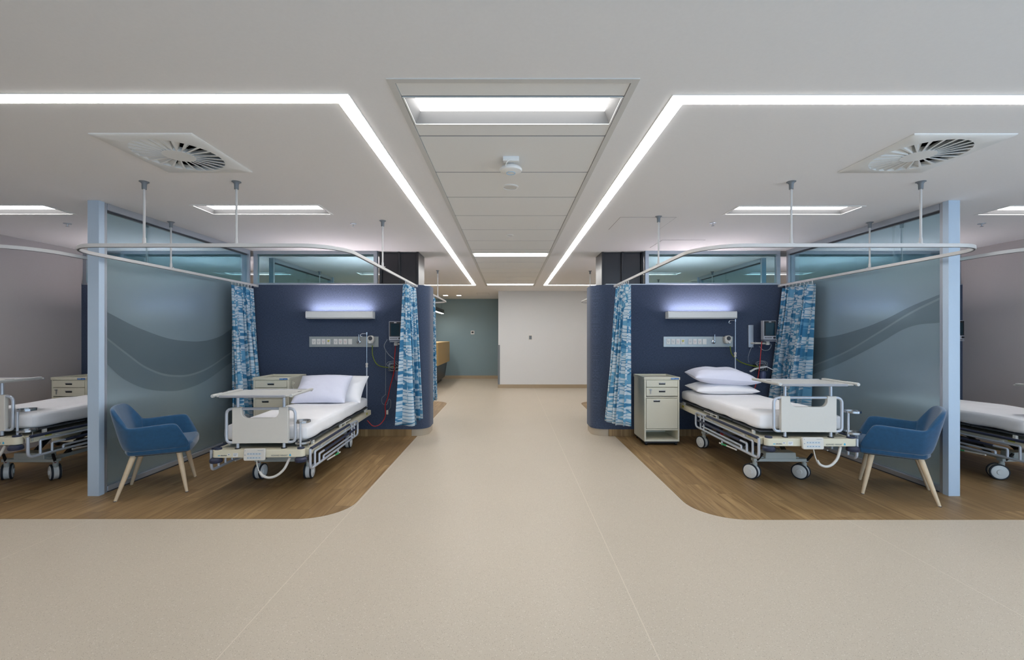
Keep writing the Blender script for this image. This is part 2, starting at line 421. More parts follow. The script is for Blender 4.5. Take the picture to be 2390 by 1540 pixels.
# ceiling with real openings for the recessed lights and the tile bay
GX0, GX1, GY0, GY1 = -.58, .615, 2.08, 10.85
BAYT = [(-2.985, -1.77, 4.09, 4.42), (-5.56, -4.345, 4.09, 4.42), (2.145, 3.35, 4.12, 4.43), (4.69, 5.90, 4.11, 4.44),
        (-2.985, -1.77, 8.50, 8.82), (-5.56, -4.345, 8.50, 8.82), (2.145, 3.35, 8.50, 8.82), (4.69, 5.90, 8.50, 8.82)]
DIFF = [(-2.22, 2.95), (2.75, 2.955), (-4.2, 9.9), (4.35, 9.9)]
holes = [(GX0, GX1, GY0, GY1)] + [(a+.02, b-.02, c+.02, d-.02) for a, b, c, d in BAYT] + [(x-.275, x+.275, y-.275, y+.275) for x, y in DIFF]
def holed(x0, x1, y0, y1, z0, z1, holes):
    xs = sorted({x0, x1} | {h[0] for h in holes} | {h[1] for h in holes}); ys = sorted({y0, y1} | {h[2] for h in holes} | {h[3] for h in holes})
    bm = bm_(); inside = lambda i, j: any(h[0] <= (xs[i]+xs[i+1])/2 <= h[1] and h[2] <= (ys[j]+ys[j+1])/2 <= h[3] for h in holes)
    V = {}
    def v(i, j, z):
        if (i, j, z) not in V: V[(i, j, z)] = bm.verts.new((xs[i], ys[j], z))
        return V[(i, j, z)]
    nx, ny = len(xs)-1, len(ys)-1
    for i in range(nx):
        for j in range(ny):
            if inside(i, j): continue
            bm.faces.new((v(i,j,z0), v(i,j+1,z0), v(i+1,j+1,z0), v(i+1,j,z0))); bm.faces.new((v(i,j,z1), v(i+1,j,z1), v(i+1,j+1,z1), v(i,j+1,z1)))
            for di, dj, p, q in ((-1,0,(i,j),(i,j+1)), (1,0,(i+1,j),(i+1,j+1)), (0,-1,(i,j),(i+1,j)), (0,1,(i,j+1),(i+1,j+1))):
                a, b = i+di, j+dj
                if not (0 <= a < nx and 0 <= b < ny) or inside(a, b):
                    bm.faces.new((v(*p,z0), v(*q,z0), v(*q,z1), v(*p,z1)))
    return bm
struct('ceiling', holed(XL-.2, XR+.2, YB-.2, YF+.2, H, H+.16, holes), 'ceiling', smooth=False)
struct('wall_left', bx(XL-.2, XL, YB-.2, YF+.2, 0, H), 'wall', smooth=False)
bm = bm_(); SY0, SY1 = -2.6, 1.6  # unseen window opening, added for more daylight from the right
box(bm, XR, XR+.2, YB-.2, SY0, 0, H); box(bm, XR, XR+.2, SY1, YF+.2, 0, H); box(bm, XR, XR+.2, SY0, SY1, 0, .12); box(bm, XR, XR+.2, SY0, SY1, 2.52, H)
struct('wall_right', bm, 'wall', smooth=False)
bm = bm_()
for q in ((SY0, SY1, .12, .17), (SY0, SY1, 2.47, 2.52), (SY0, SY0+.05, .17, 2.47), (SY1-.05, SY1, .17, 2.47), (-.53, -.48, .17, 2.47)): box(bm, XR+.08, XR+.14, *q)
wd = struct('window_4', bm, 'alu', smooth=False)
obj('pane', bx(XR+.105, XR+.115, SY0+.05, SY1-.05, .17, 2.47), 'glass_win', wd, smooth=False)
portal((XR+.16, (SY0+SY1)/2, 1.32), SY1-SY0-.1, 2.3, (PI/2, 0, PI/2))
struct('wall_far', bx(XL, -.306, YF, YF+.2, 0, H), 'teal', smooth=False)
struct('wall_end', bx(-.306, XR, 12.08, YF+.2, 0, H), 'wall_white', smooth=False)
struct('baseboard_far', bx(XL, -.306, YF-.012, YF, 0, .10), 'base_tan', bevel=.003)
struct('baseboard_end', bx(-.318, XR, 12.065, 12.08, 0, .095), 'base_tan', bevel=.003)
struct('trim_1', bx(-.318, -.262, 12.068, 12.13, 0, 1.18), 'rodcap', bevel=.002)
# rear wall behind the camera with a band of windows
WIN = [(-.6, 1.4), (1.6, 3.6), (3.8, 5.9)]
WZ0, WZ1 = .12, 2.52
bm = bm_(); box(bm, XL, XR, YB-.2, YB, 0, WZ0); box(bm, XL, XR, YB-.2, YB, WZ1, H)
xs = [XL]+[v for p in WIN for v in p]+[XR]
for i in range(0, len(xs), 2): box(bm, xs[i], xs[i+1], YB-.2, YB, WZ0, WZ1)
struct('wall_rear', bm, 'wall_white', smooth=False)
for i, (a, b) in enumerate(WIN):
    bm = bm_()
    for q in ((a, b, WZ0, WZ0+.05), (a, b, WZ1-.05, WZ1), (a, a+.05, WZ0+.05, WZ1-.05), (b-.05, b, WZ0+.05, WZ1-.05), ((a+b)/2-.025, (a+b)/2+.025, WZ0+.05, WZ1-.05)):
        box(bm, q[0], q[1], YB-.14, YB-.08, q[2], q[3])
    wd = struct('window_%d' % (i+1), bm, 'alu', smooth=False)
    obj('pane', bx(a+.05, b-.05, YB-.115, YB-.105, WZ0+.05, WZ1-.05), 'glass_win', wd, smooth=False)
    portal(((a+b)/2, YB-.16, (WZ0+WZ1)/2), b-a-.1, WZ1-WZ0-.1, (PI/2, 0, 0))

# bedhead walls: navy fabric, rounded nose towards the corridor, coved skirting
def nose(sx, xo, xn, inset, r):
    y0, y1 = WY0+inset, WY1-inset; xn = xn-sx*inset; pts = [(xo, y0)]
    for k in range(9):
        a = PI/2*k/8; pts.append((xn-sx*r+sx*r*math.sin(a), y0+r-r*math.cos(a)))
    for k in range(9):
        a = PI/2*k/8; pts.append((xn-sx*r+sx*r*math.cos(a), y1-r+r*math.sin(a)))
    pts.append((xo, y1)); return pts
for nm, sx, xo, xn in (('left', 1, XL, -1.165), ('right', -1, XR, 1.185)):
    struct('wall_bedhead_'+nm, prism(bm_(), nose(sx, xo, xn, 0, .2), .10, WH, 'Z'), 'fabric')
    struct('baseboard_bedhead_'+nm, prism(bm_(), nose(sx, xo, xn, .012, .19), 0, .105, 'Z'), 'base_cove')
    a, b = sorted((xo, xn-sx*.24))
    bb = struct('baseboard_bay_'+nm, bx(a, b, WY0-.006, WY0+.02, .003, .1), 'wood', smooth=False)
    struct('trim_2' if sx > 0 else 'trim_3', bx(min(xo, xn-sx*.20), max(xo, xn-sx*.20), WY0-.004, WY0+.10, WH, WH+.014), 'alu', bevel=.002)

# transom windows over the bedhead walls (frame, glazed in bays) and black steel columns
def transom(n, x0, x1):
    bm = bm_(); y0, y1 = WY0+.02, WY0+.08
    for q in ((x0, x1, WH+.014, WH+.03), (x0, x1, H-.045, H), (x0, x0+.05, WH+.03, H-.045), (x1-.05, x1, WH+.03, H-.045)): box(bm, q[0], q[1], y0, y1, q[2], q[3])
    w_ = struct('window_%d' % n, bm, 'alu', smooth=False)
    obj('pane', bx(x0+.05, x1-.05, y0+.025, y0+.035, WH+.03, H-.045), 'glass', w_, smooth=False)
transom(5, -3.685, -1.905); transom(6, XL, -3.80); transom(7, 1.957, 3.90); transom(8, 4.06, XR)
for sx, c in ((-1, 'black steel column with flanges rising above the left bedhead wall'), (1, 'black steel column with flanges rising above the right bedhead wall')):
    x0, x1 = (-1.895, -1.325) if sx < 0 else (1.345, 1.955)
    t = thing('steel_column', c, 'column', ((x0+x1)/2, 6.6, WH))
    o = obj('web', bx(x0+.03, x1-.03, 6.44, 6.80, WH, H), 'column', bevel=.004); o.parent = t; o.matrix_parent_inverse = Matrix.Translation(-t.location)
    for a in (x0, x1-.03, (x0+x1)/2-.015):
        o = obj('flange', bx(a, a+.03, 6.40, 6.84, WH, H), 'column', bevel=.003); o.parent = t; o.matrix_parent_inverse = Matrix.Translation(-t.location)

# ------------------------------------------------------------------ ceiling: linear lamps
def strip(label, path):
    t = thing('linear_ceiling_light', label, 'ceiling light', (0, 0, H))
    d, hh = .0375, .0
    L, R = [], []
    P = [Vector((a, b)) for a, b in path]
    for i, p in enumerate(P):
        n1 = (P[i]-P[i-1]).normalized() if i else None; n2 = (P[i+1]-P[i]).normalized() if i < len(P)-1 else None
        if n1 is None: n1 = n2
        if n2 is None: n2 = n1
        nn = Vector((-(n1.y+n2.y), n1.x+n2.x)); nn.normalize(); k = 1/max(.3, nn.dot(Vector((-n1.y, n1.x))))
        L.append((p, nn, k))
    def band(w, z0, z1, name, m):
        bm = bm_(); A = [[bm.verts.new((p.x+nn.x*s*w*k, p.y+nn.y*s*w*k, z)) for p, nn, k in L] for s, z in ((-1, z0), (1, z0), (1, z1), (-1, z1))]
        for i in range(len(L)-1):
            for q in range(4): bm.faces.new((A[q][i], A[q][i+1], A[(q+1) % 4][i+1], A[(q+1) % 4][i]))
        bm.faces.new([A[q][0] for q in range(4)]); bm.faces.new([A[q][-1] for q in range(4)])
        return obj(name, bm, m, t, smooth=False)
    band(.043, -.003, -.0005, 'frame', 'white'); band(d, -.006, -.0025, 'diffuser', 'strip')
strip('long white linear light running round the left bay and down the corridor', [(-5.9, 2.25), (-.852, 2.25), (-.852, 10.62), (-5.9, 10.62)])
strip('long white linear light running round the right bay and down the corridor', [(6.3, 2.262), (.868, 2.262), (.868, 10.62), (6.3, 10.62)])

def troffer(label, x0, x1, y0, y1, depth, lip, m='troffer', group=None):
    cx, cy = (x0+x1)/2, (y0+y1)/2
    t = thing('recessed_troffer_light', label, 'ceiling light', (cx, cy, H), 0, group)
    X, Y = (x1-x0)/2, (y1-y0)/2
    bm = bm_()
    for q in ((-X, X, -Y, -Y+lip), (-X, X, Y-lip, Y), (-X, -X+lip, -Y+lip, Y-lip), (X-lip, X, -Y+lip, Y-lip)): box(bm, *q, -.004, 0.0)
    obj('frame', bm, 'white', t, smooth=False)
    bm = bm_(); a, b = X-lip-.001, Y-lip-.001; c, d = (a-.032, b-.034) if depth > .02 else (a-.006, b-.006)
    V = [[bm.verts.new((sx*p, sy*q, z)) for sx, sy in ((-1,-1),(1,-1),(1,1),(-1,1))] for p, q, z in ((a, b, 0), (c, d, depth), (c, d, depth+.01), (a+.001, b+.001, depth+.01), (a+.001, b+.001, 0))]
    for A, B in zip(V, V[1:]):
        for k in range(4): bm.faces.new((A[k], A[(k+1) % 4], B[(k+1) % 4], B[k]))
    obj('reflector', bm, 'reflector_pale' if depth < .03 else 'reflector', t, smooth=False)
    obj('diffuser', bx(-c, c, -d, d, depth, depth+.008), m, t, smooth=False)
    return t
L_ = ['recessed white troffer light above the left bed', 'recessed white troffer light in the bay at the far left edge', 'recessed white troffer light above the right bed', 'recessed white troffer light in the bay at the far right edge',
      'distant troffer light seen through the glass over the left bed', 'distant troffer light seen through the glass beyond the left screen', 'distant troffer light seen through the glass over the right bed', 'distant troffer light seen through the glass beyond the right screen']
for l, (a, b, c, d) in zip(L_, BAYT): troffer(l, a, b, c, d, .036, .022, 'bay_troffer')
TR = [(2.235, 2.53), (6.49, 6.76), (10.37, 10.66)]
for l, (a, b) in zip(('large lit troffer across the near end of the corridor ceiling grid', 'lit troffer halfway along the corridor ceiling grid', 'lit troffer at the far end of the corridor ceiling grid'), TR):
    troffer(l, GX0+.035, GX1-.035, a, b, (.055 if a < 3 else .008), .008)
# grid frame and tiles
bars = bm_(); bm = bm_()
for q in ((GX0-.004, GX0+.03, GY0-.004, GY1+.004), (GX1-.03, GX1+.004, GY0-.004, GY1+.004), (GX0+.03, GX1-.03, GY0-.004, GY0+.03), (GX0+.03, GX1-.03, GY1-.03, GY1+.004)): box(bm, *q, H-.004, H+.012)
rows = [GY0+.03, 2.235, 2.53, 2.68]
y = 2.68
while y < 6.2: y += .595; rows.append(y)
rows[-1] = 6.22; rows += [6.49, 6.76]
y = 6.76
for k in range(6): y += .6; rows.append(y)
rows = [r for r in rows if r < 10.3] + [10.37, 10.66, GY1-.03]
tiles = []
for a, b in zip(rows, rows[1:]):
    if any(abs(a-q[0]) < .02 for q in TR): continue
    tiles.append((a, b))
for r in rows[1:-1]: box(bars, GX0+.03, GX1-.03, r-.008, r+.008, H+.002, H+.009)
g = obj('ceiling_grid_frame', bm, 'grid', smooth=False); tag(g, 'metal frame around the white tiles of the corridor ceiling', 'ceiling grid')
obj('cross_tee', bars, 'rodcap', g, smooth=False)
ordn = ['first', 'second', 'third', 'fourth', 'fifth', 'sixth', 'seventh', 'eighth', 'ninth', 'tenth', 'eleventh', 'twelfth', 'thirteenth', 'fourteenth', 'fifteenth', 'sixteenth', 'seventeenth']
t0 = None
for i, (a, b) in enumerate(tiles):
    o = obj('ceiling_tile', bx(GX0+.033, GX1-.033, a+.0065, b-.0065, H+.001, H+.014), 'tile', smooth=False)
    tag(o, '%s white ceiling tile counted from the near end of the corridor grid' % ordn[i], 'ceiling tile', 'white ceiling tiles over the corridor')
struct('ceiling', bx(GX0-.02, GX1+.02, GY0-.02, GY1+.02, H+.10, H+.12), 'grid', smooth=False)
# small ceiling devices
t = thing('wireless_access_point', 'round white wireless unit hanging by its cable from a ceiling tile', 'access point', (.01, 3.08, H))
obj('mount_box', bx(-.055, .055, -.10, -.06, -.03, .002), 'white', t, bevel=.004)
obj('dome', lathe(bm_(), [(.03, -.03), (.072, -.042), (.08, -.055), (.074, -.066), (.035, -.078), (0, -.079)]), 'white', t)
obj('status_ring', tube(bm_(), [(.03*math.cos(2*PI*k/24), .03*math.sin(2*PI*k/24), -.0785) for k in range(24)], .0022, 6, closed=True), 'sticker_light', t)
obj('bracket', bx(-.02, .02, -.03, .03, -.035, .002), 'white', t)
obj('cable', tube(bm_(), smooth_path([(.002, -.101, -.02), (-.02, -.12, -.04), (-.035, -.10, -.06), (-.03, -.06, -.055)]), .003, 6), 'white', t)
for lab, x, y, r in (('round flush ceiling speaker behind the wireless unit', .005, 3.6, .068), ('small round ceiling detector midway along the corridor tiles', .005, 5.34, .045),
                     ('tiny round ceiling detector before the last corridor light', -.01, 9.4, .04), ('tiny round ceiling detector nearest the last corridor light', 0, 10.0, .04)):
    t = thing('ceiling_speaker' if r > .05 else 'smoke_detector', lab, 'speaker' if r > .05 else 'detector', (x, y, H+.002))
    obj('rim', lathe(bm_(), [(r, 0), (r, -.006), (r*.8, -.009), (r*.8, 0)]), 'white', t)
    obj('grille', lathe(bm_(), [(r*.79, 0), (r*.79, -.005), (0, -.006)]), 'grid', t)
for lab, x, y in (('sprinkler head above the far left bay', -4.81, 4.78), ('sprinkler head beside the left bay troffer', -1.70, 4.78), ('sprinkler head beside the right bay hatch', 2.2, 4.75), ('sprinkler head above the far right bay', 5.14, 4.78), ('sprinkler head near the reception ceiling', -2.1, 11.9), ('sprinkler head before the white end wall', 2.3, 11.0)):
    t = thing('fire_sprinkler', lab, 'sprinkler', (x, y, H))
    obj('escutcheon', lathe(bm_(), [(.035, 0), (.033, -.006), (.012, -.008), (0, -.008)]), 'alu', t)
    bm = bm_(); cyl(bm, (0,0,-.006), (0,0,-.03), .007, .005); lathe(bm, [(.016, -.03), (.016, -.033), (0, -.033)], seg=12); obj('nozzle', bm, 'steel', t)
for lab, x0, x1, y0, y1 in (('square access hatch flush in the ceiling of the right bay', 1.14, 1.72, 4.52, 5.05), ('square access hatch flush in the ceiling near the right column', 1.95, 2.5, 5.6, 6.1), ('access hatch in the ceiling over the reception desk', -.95, -.6, 12.6, 13.2)):
    t = thing('ceiling_access_hatch', lab, 'hatch', ((x0+x1)/2, (y0+y1)/2, H)); X, Y = (x1-x0)/2, (y1-y0)/2
    obj('hatch_frame', bx(-X, X, -Y, Y, -.0012, .0), 'alu_dark', t, smooth=False); obj('panel', bx(-X+.003, X-.003, -Y+.003, Y-.003, -.0022, .0), 'ceiling', t, smooth=False)
# swirl diffusers
def diffuser():
    t = thing('swirl_air_diffuser', '', 'air diffuser', (-2.22, 2.95, H))
    S, R0, R1, n = .312, .26, .095, 24
    bm = bm_(); N = 96
    def sq(a):
        c, s = math.cos(a), math.sin(a); k = S/max(abs(c), abs(s)); return c*k, s*k
    A = [[], [], [], [], []]
    for k in range(N):
        a = 2*PI*k/N+PI/4; c, s = math.cos(a), math.sin(a); x, y = sq(a)
        A[0].append(bm.verts.new((x, y, 0))); A[1].append(bm.verts.new((x, y, -.004))); A[2].append(bm.verts.new((x*.97, y*.97, -.011)))
        A[3].append(bm.verts.new((c*R0, s*R0, -.012))); A[4].append(bm.verts.new((c*R0, s*R0, .02)))
    for i in range(4):
        for k in range(N): bm.faces.new((A[i][k], A[i][(k+1) % N], A[i+1][(k+1) % N], A[i+1][k]))
    obj('face_plate', bm, 'white', t)
    obj('hub', lathe(bm_(), [(R1, .02), (R1, -.012), (0, -.013)], seg=36), 'white', t)
    obj('plenum', lathe(bm_(), [(R0+.004, .02), (R0+.004, .07), (0, .071)], seg=36), 'void', t)
    bm = bm_()
    for k in range(n):
        a = 2*PI*k/n; d = 2*PI/n
        def p(r, ang, z): return (r*math.cos(ang), r*math.sin(ang), z)
        r0, r1 = R1-.004, R0+.002
        hexa(bm, [p(r0, a, -.0115), p(r1, a, -.0115), p(r1, a+d*.62, .022), p(r0, a+d*.62, .022), p(r0, a-.01, -.0105), p(r1, a-.005, -.0105), p(r1, a+d*.60, .024), p(r0, a+d*.60, .024)])
        hexa(bm, [p(r0, a-.14*d, -.0125), p(r1, a-.14*d, -.0125), p(r1, a+.10*d, -.0125), p(r0, a+.10*d, -.0125), p(r0, a-.14*d, -.0105), p(r1, a-.14*d, -.0105), p(r1, a+.10*d, -.0105), p(r0, a+.10*d, -.0105)])
    obj('vane_ring', bm, 'white', t, smooth=False)
    return t
df0 = diffuser(); df0['label'] = 'square swirl air diffuser in the ceiling of the left bay'; df0['group'] = 'swirl air diffusers'
for lab, x, y in (('square swirl air diffuser in the ceiling of the right bay', 2.75, 2.955), ('distant swirl diffuser behind the glass over the left bed', -4.2, 9.9), ('distant swirl diffuser behind the glass over the right bed', 4.35, 9.9)):
    dup(df0, (x, y, H), None, lab)
bpy.context.view_layer.update()
# ------------------------------------------------------------------ glazed partitions between the bays
def partition(label, x, sy, y_post, fm, near=True):
    """x = centre line, y_post = free end, runs to the bedhead wall"""
    t = thing('glass_partition', label, 'partition', (x, y_post, 0))
    yw = (WY0 if sy > 0 else WY1); L = abs(yw-y_post)
    Y = lambda a: a*sy
    def b(name, x0, x1, a0, a1, z0, z1, m, **k):
        y0, y1 = sorted((Y(a0), Y(a1))); return obj(name, bx(x0, x1, y0, y1, z0, z1), m, t, **k)
    b('end_post', -.052, .052, 0, .055, 0, H, 'alu_post', bevel=.002)
    b('stile', -.035, .035, .055, .10, 0, H, 'alu', bevel=.002)
    b('stile', -.035, .035, L-.045, L-.005, .0, H, 'alu', bevel=.002)
    b('top_rail', -.04, .04, .10, L-.045, H-.06, H, 'alu', bevel=.002)
    b('bottom_rail', -.04, .04, .10, L-.045, 0, .055, 'alu', bevel=.002)
    b('top_gasket', -.012, .012, .10, L-.045, H-.075, H-.06, 'alu_dark', smooth=False)
    # the film pane keeps world coordinates for its wave motif
    y0, y1 = sorted((y_post+Y(.10), y_post+Y(L-.045)))
    o = obj('frosted_pane', bx(x-.005, x+.005, y0, y1, .055, 2.17), fm, smooth=False); o.parent = t; o.matrix_parent_inverse = Matrix.Translation((-x, -y_post, 0)); o['label'] = 'frosted lower glass with sweeping wave bands'
    o = obj('clear_pane', bx(x-.005, x+.005, y0, y1, 2.172, H-.06), 'glass_side', smooth=False); o.parent = t; o.matrix_parent_inverse = Matrix.Translation((-x, -y_post, 0))
    if near: b('kick_line', -.046, .046, .10, L-.05, 0, .012, 'alu_dark', smooth=False)
partition('frosted glass screen with wave bands beside the left bed', -3.746, 1, 3.952, 'frost_l')
partition('frosted glass screen with wave bands beside the right bed', 4.004, 1, 3.952, 'frost_r')
partition('far glass screen seen through the glass over the left bed', -3.746, -1, 9.25, 'frost_l', False)
partition('far glass screen seen through the glass over the right bed', 4.004, -1, 9.25, 'frost_r', False)

# ------------------------------------------------------------------ curtain tracks
TZ = 2.16
def track(label, xa, xb, yf, yw, hangers, r=.37, rb=.34, ends=(1, 1), mode=''):
    t = thing('curtain_track', label, 'curtain track', (0, 0, 0))
    s = 1 if yw > yf else -1
    pts = []
    def arc(cx, cy, r, a0, a1): return [Vector((cx+r*math.cos(math.radians(a0+(a1-a0)*k/14)), cy+s*r*math.sin(math.radians(a0+(a1-a0)*k/14)), TZ)) for k in range(15)]
    pts = [Vector((xa, yw-s*.002, TZ)), Vector((xa, yf+s*r, TZ))] + arc(xa+r, yf+s*r, r, 180, 270)[1:] + arc(xb-rb, yf+s*rb, rb, 270, 360) + [Vector((xb, yw-s*.002, TZ))]
    A_ = arc(xa+r, yf+s*r, r, 180, 270); B_ = arc(xb-rb, yf+s*rb, rb, 270, 360)
    if mode == 'L': pts = [Vector((xa+.002, yf, TZ))] + B_ + [Vector((xb, yw-s*.002, TZ))]
    if mode == 'R': pts = [Vector((xa, yw-s*.002, TZ)), Vector((xa, yf+s*r, TZ))] + A_[1:] + [Vector((xb-.002, yf, TZ))]
    obj('rail', tube(bm_(), pts, 0, sec=[(-.011, -.015), (.011, -.015), (.011, .015), (-.011, .015)]), 'track', t, bevel=.003)
    obj('runner_slot', tube(bm_(), [p-Vector((0, 0, .0155)) for p in pts], 0, sec=[(-.004, -.001), (.004, -.001), (.004, .001), (-.004, .001)]), 'alu_dark', t)
    for x, y in hangers:
        bm = bm_(); cyl(bm, (x, y, TZ+.012), (x, y, H-.002), .0085, seg=12); cyl(bm, (x, y, TZ+.012), (x, y, TZ+.06), .013, .011, 12); box(bm, x-.028, x+.028, y-.006, y+.006, TZ+.012, TZ+.018)
        hg = obj('hanger_rod', bm, 'track', t)
        obj('ceiling_rose', lathe(bm_(), [(.016, H-.06), (.017, H-.02), (.026, H-.006), (.034, H-.004), (.034, H)], (x, y, 0), seg=18), 'rodcap', hg)
    for x, on in ((xa, ends[0]), (xb, ends[1])):
        if on: obj('wall_bracket', bx(x-.03, x+.03, min(yw, yw-s*.012), max(yw, yw-s*.012), TZ-.022, TZ+.0115), 'track', t)
    return t
track('white curtain track looping round the left bed bay', -3.63, -1.345, 3.475, WY0, [(-2.89, 3.475), (-2.16, 3.475), (-3.63, 4.71), (-1.345, 4.66)])
track('white curtain track looping round the right bed bay', 1.525, 3.88, 3.475, WY0, [(2.23, 3.475), (3.255, 3.475), (3.88, 4.73), (1.525, 4.49)], r=.37, rb=.33)
track('curtain track of the bay at the far left edge', XL, -3.89, 3.475, WY0, [(-5.4, 3.475), (-4.6, 3.475), (-3.89, 4.71)], ends=(0, 1), mode='L')
track('curtain track of the bay at the far right edge', 4.225, XR, 3.475, WY0, [(4.9, 3.475), (5.8, 3.475), (4.225, 4.73)], ends=(1, 0), mode='R')
track('distant curtain track behind the left bedhead wall', -3.63, -1.345, 9.6, WY1, [(-2.89, 9.6), (-2.16, 9.6), (-3.63, 8.4), (-1.345, 8.24)])
track('distant curtain track behind the right bedhead wall', 1.525, 3.88, 9.6, WY1, [(2.23, 9.6), (3.255, 9.6), (3.88, 8.4), (1.525, 8.3)])

def curtain(label, x, top, bot, z0=.31, pleats=7, amp=.045, xb=None, ph=0.0, seed=1, ab=None):
    """top, bot = (y0, y1) spans of the gathered cloth at the track and at the hem"""
    t = thing('privacy_curtain', label, 'curtain', (x, (top[0]+top[1])/2, TZ-.016))
    ox, oy, oz = t.location
    bm = bm_(); uv = bm.loops.layers.uv.new('UVMap'); nu, nv = pleats*12, 26
    xb = x if xb is None else xb; G = []
    for i in range(nu+1):
        col = []
        for j in range(nv+1):
            u, v = i/nu, j/nv; z = (TZ-.05)*(1-v)+z0*v
            w = u+.25*math.sin(2*PI*pleats*u*.5+seed)/pleats*.5
            y = (top[0]+(top[1]-top[0])*w)*(1-v)+(bot[0]+(bot[1]-bot[0])*w)*v
            a = (amp*.6*(1-v)+(ab or amp)*v)*(1+.35*math.sin(seed*3+u*9))
            xx = x*(1-v)+xb*v + a*math.sin(2*PI*pleats*u+ph+.5*v*math.sin(u*11+seed))
            y += .35*a*math.sin(4*PI*pleats*u+ph)
            zz = z - (.006*math.sin(2*PI*pleats*u) if j == 0 else 0)
            col.append(bm.verts.new((xx-ox, y-oy, zz-oz)))
        G.append(col)
    for i in range(nu):
        for j in range(nv):
            f = bm.faces.new((G[i][j], G[i+1][j], G[i+1][j+1], G[i][j+1]))
            for l, (a, b) in zip(f.loops, ((i, j), (i+1, j), (i+1, j+1), (i, j+1))): l[uv].uv = (a/nu*pleats*.16+seed, b/nv*1.8)
    obj('cloth', bm, 'curtain', t, solid=.003)
    n = pleats+1
    for k in range(n):
        y = top[0]+(top[1]-top[0])*(k+.3)/n; bm = bm_(); cyl(bm, (0, y-oy, -.045), (0, y-oy, .0), .003, seg=6); lathe(bm, [(.008, -.008), (.008, 0), (.002, 0)], (0, y-oy, 0), seg=8); obj('hook', bm, 'white', t)
curtain('blue wave print curtain gathered against the glass left of the left bed', -3.63, (5.72, 6.22), (5.62, 6.24), pleats=6, amp=.05, xb=-3.52, seed=1, ab=.11)
curtain('blue wave print curtain hanging right of the left bed monitor', -1.345, (5.66, 6.2), (5.5, 6.08), pleats=6, amp=.05, xb=-1.31, seed=2.2, ab=.10)
curtain('blue wave print curtain hanging left of the right bedside cabinet', 1.525, (5.6, 6.22), (5.5, 6.08), pleats=6, amp=.05, xb=1.42, seed=3.1, ab=.12)
curtain('blue wave print curtain gathered against the glass right of the right bed', 3.88, (5.60, 6.22), (5.72, 6.26), pleats=7, amp=.05, xb=3.76, seed=4.6, ab=.11)
curtain('curtain just visible behind the nose of the left bedhead wall', -1.345, (7.2, 7.9), (7.3, 8.0), pleats=6, amp=.055, seed=5)
curtain('curtain just visible behind the nose of the right bedhead wall', 1.525, (7.2, 7.9), (7.3, 8.0), pleats=6, amp=.055, seed=6)

# ------------------------------------------------------------------ lettering
def lettering(name, body, size, loc, rot, m, parent, align='CENTER', sx=1):
    cu = bpy.data.curves.new(name, 'FONT'); cu.body = body; cu.size = size; cu.extrude = .0004; cu.align_x = align; cu.align_y = 'CENTER'; cu.space_character = 1.08
    o = bpy.data.objects.new(name, cu); COL.objects.link(o); bpy.context.view_layer.update()
    me = bpy.data.meshes.new_from_object(o); me.name = name; bpy.data.objects.remove(o); bpy.data.curves.remove(cu)
    me.materials.append(M[m]); r = bpy.data.objects.new(name, me); COL.objects.link(r)
    r.parent = parent; r.location = loc; r.rotation_euler = rot; r.scale = (sx, 1, 1); return r

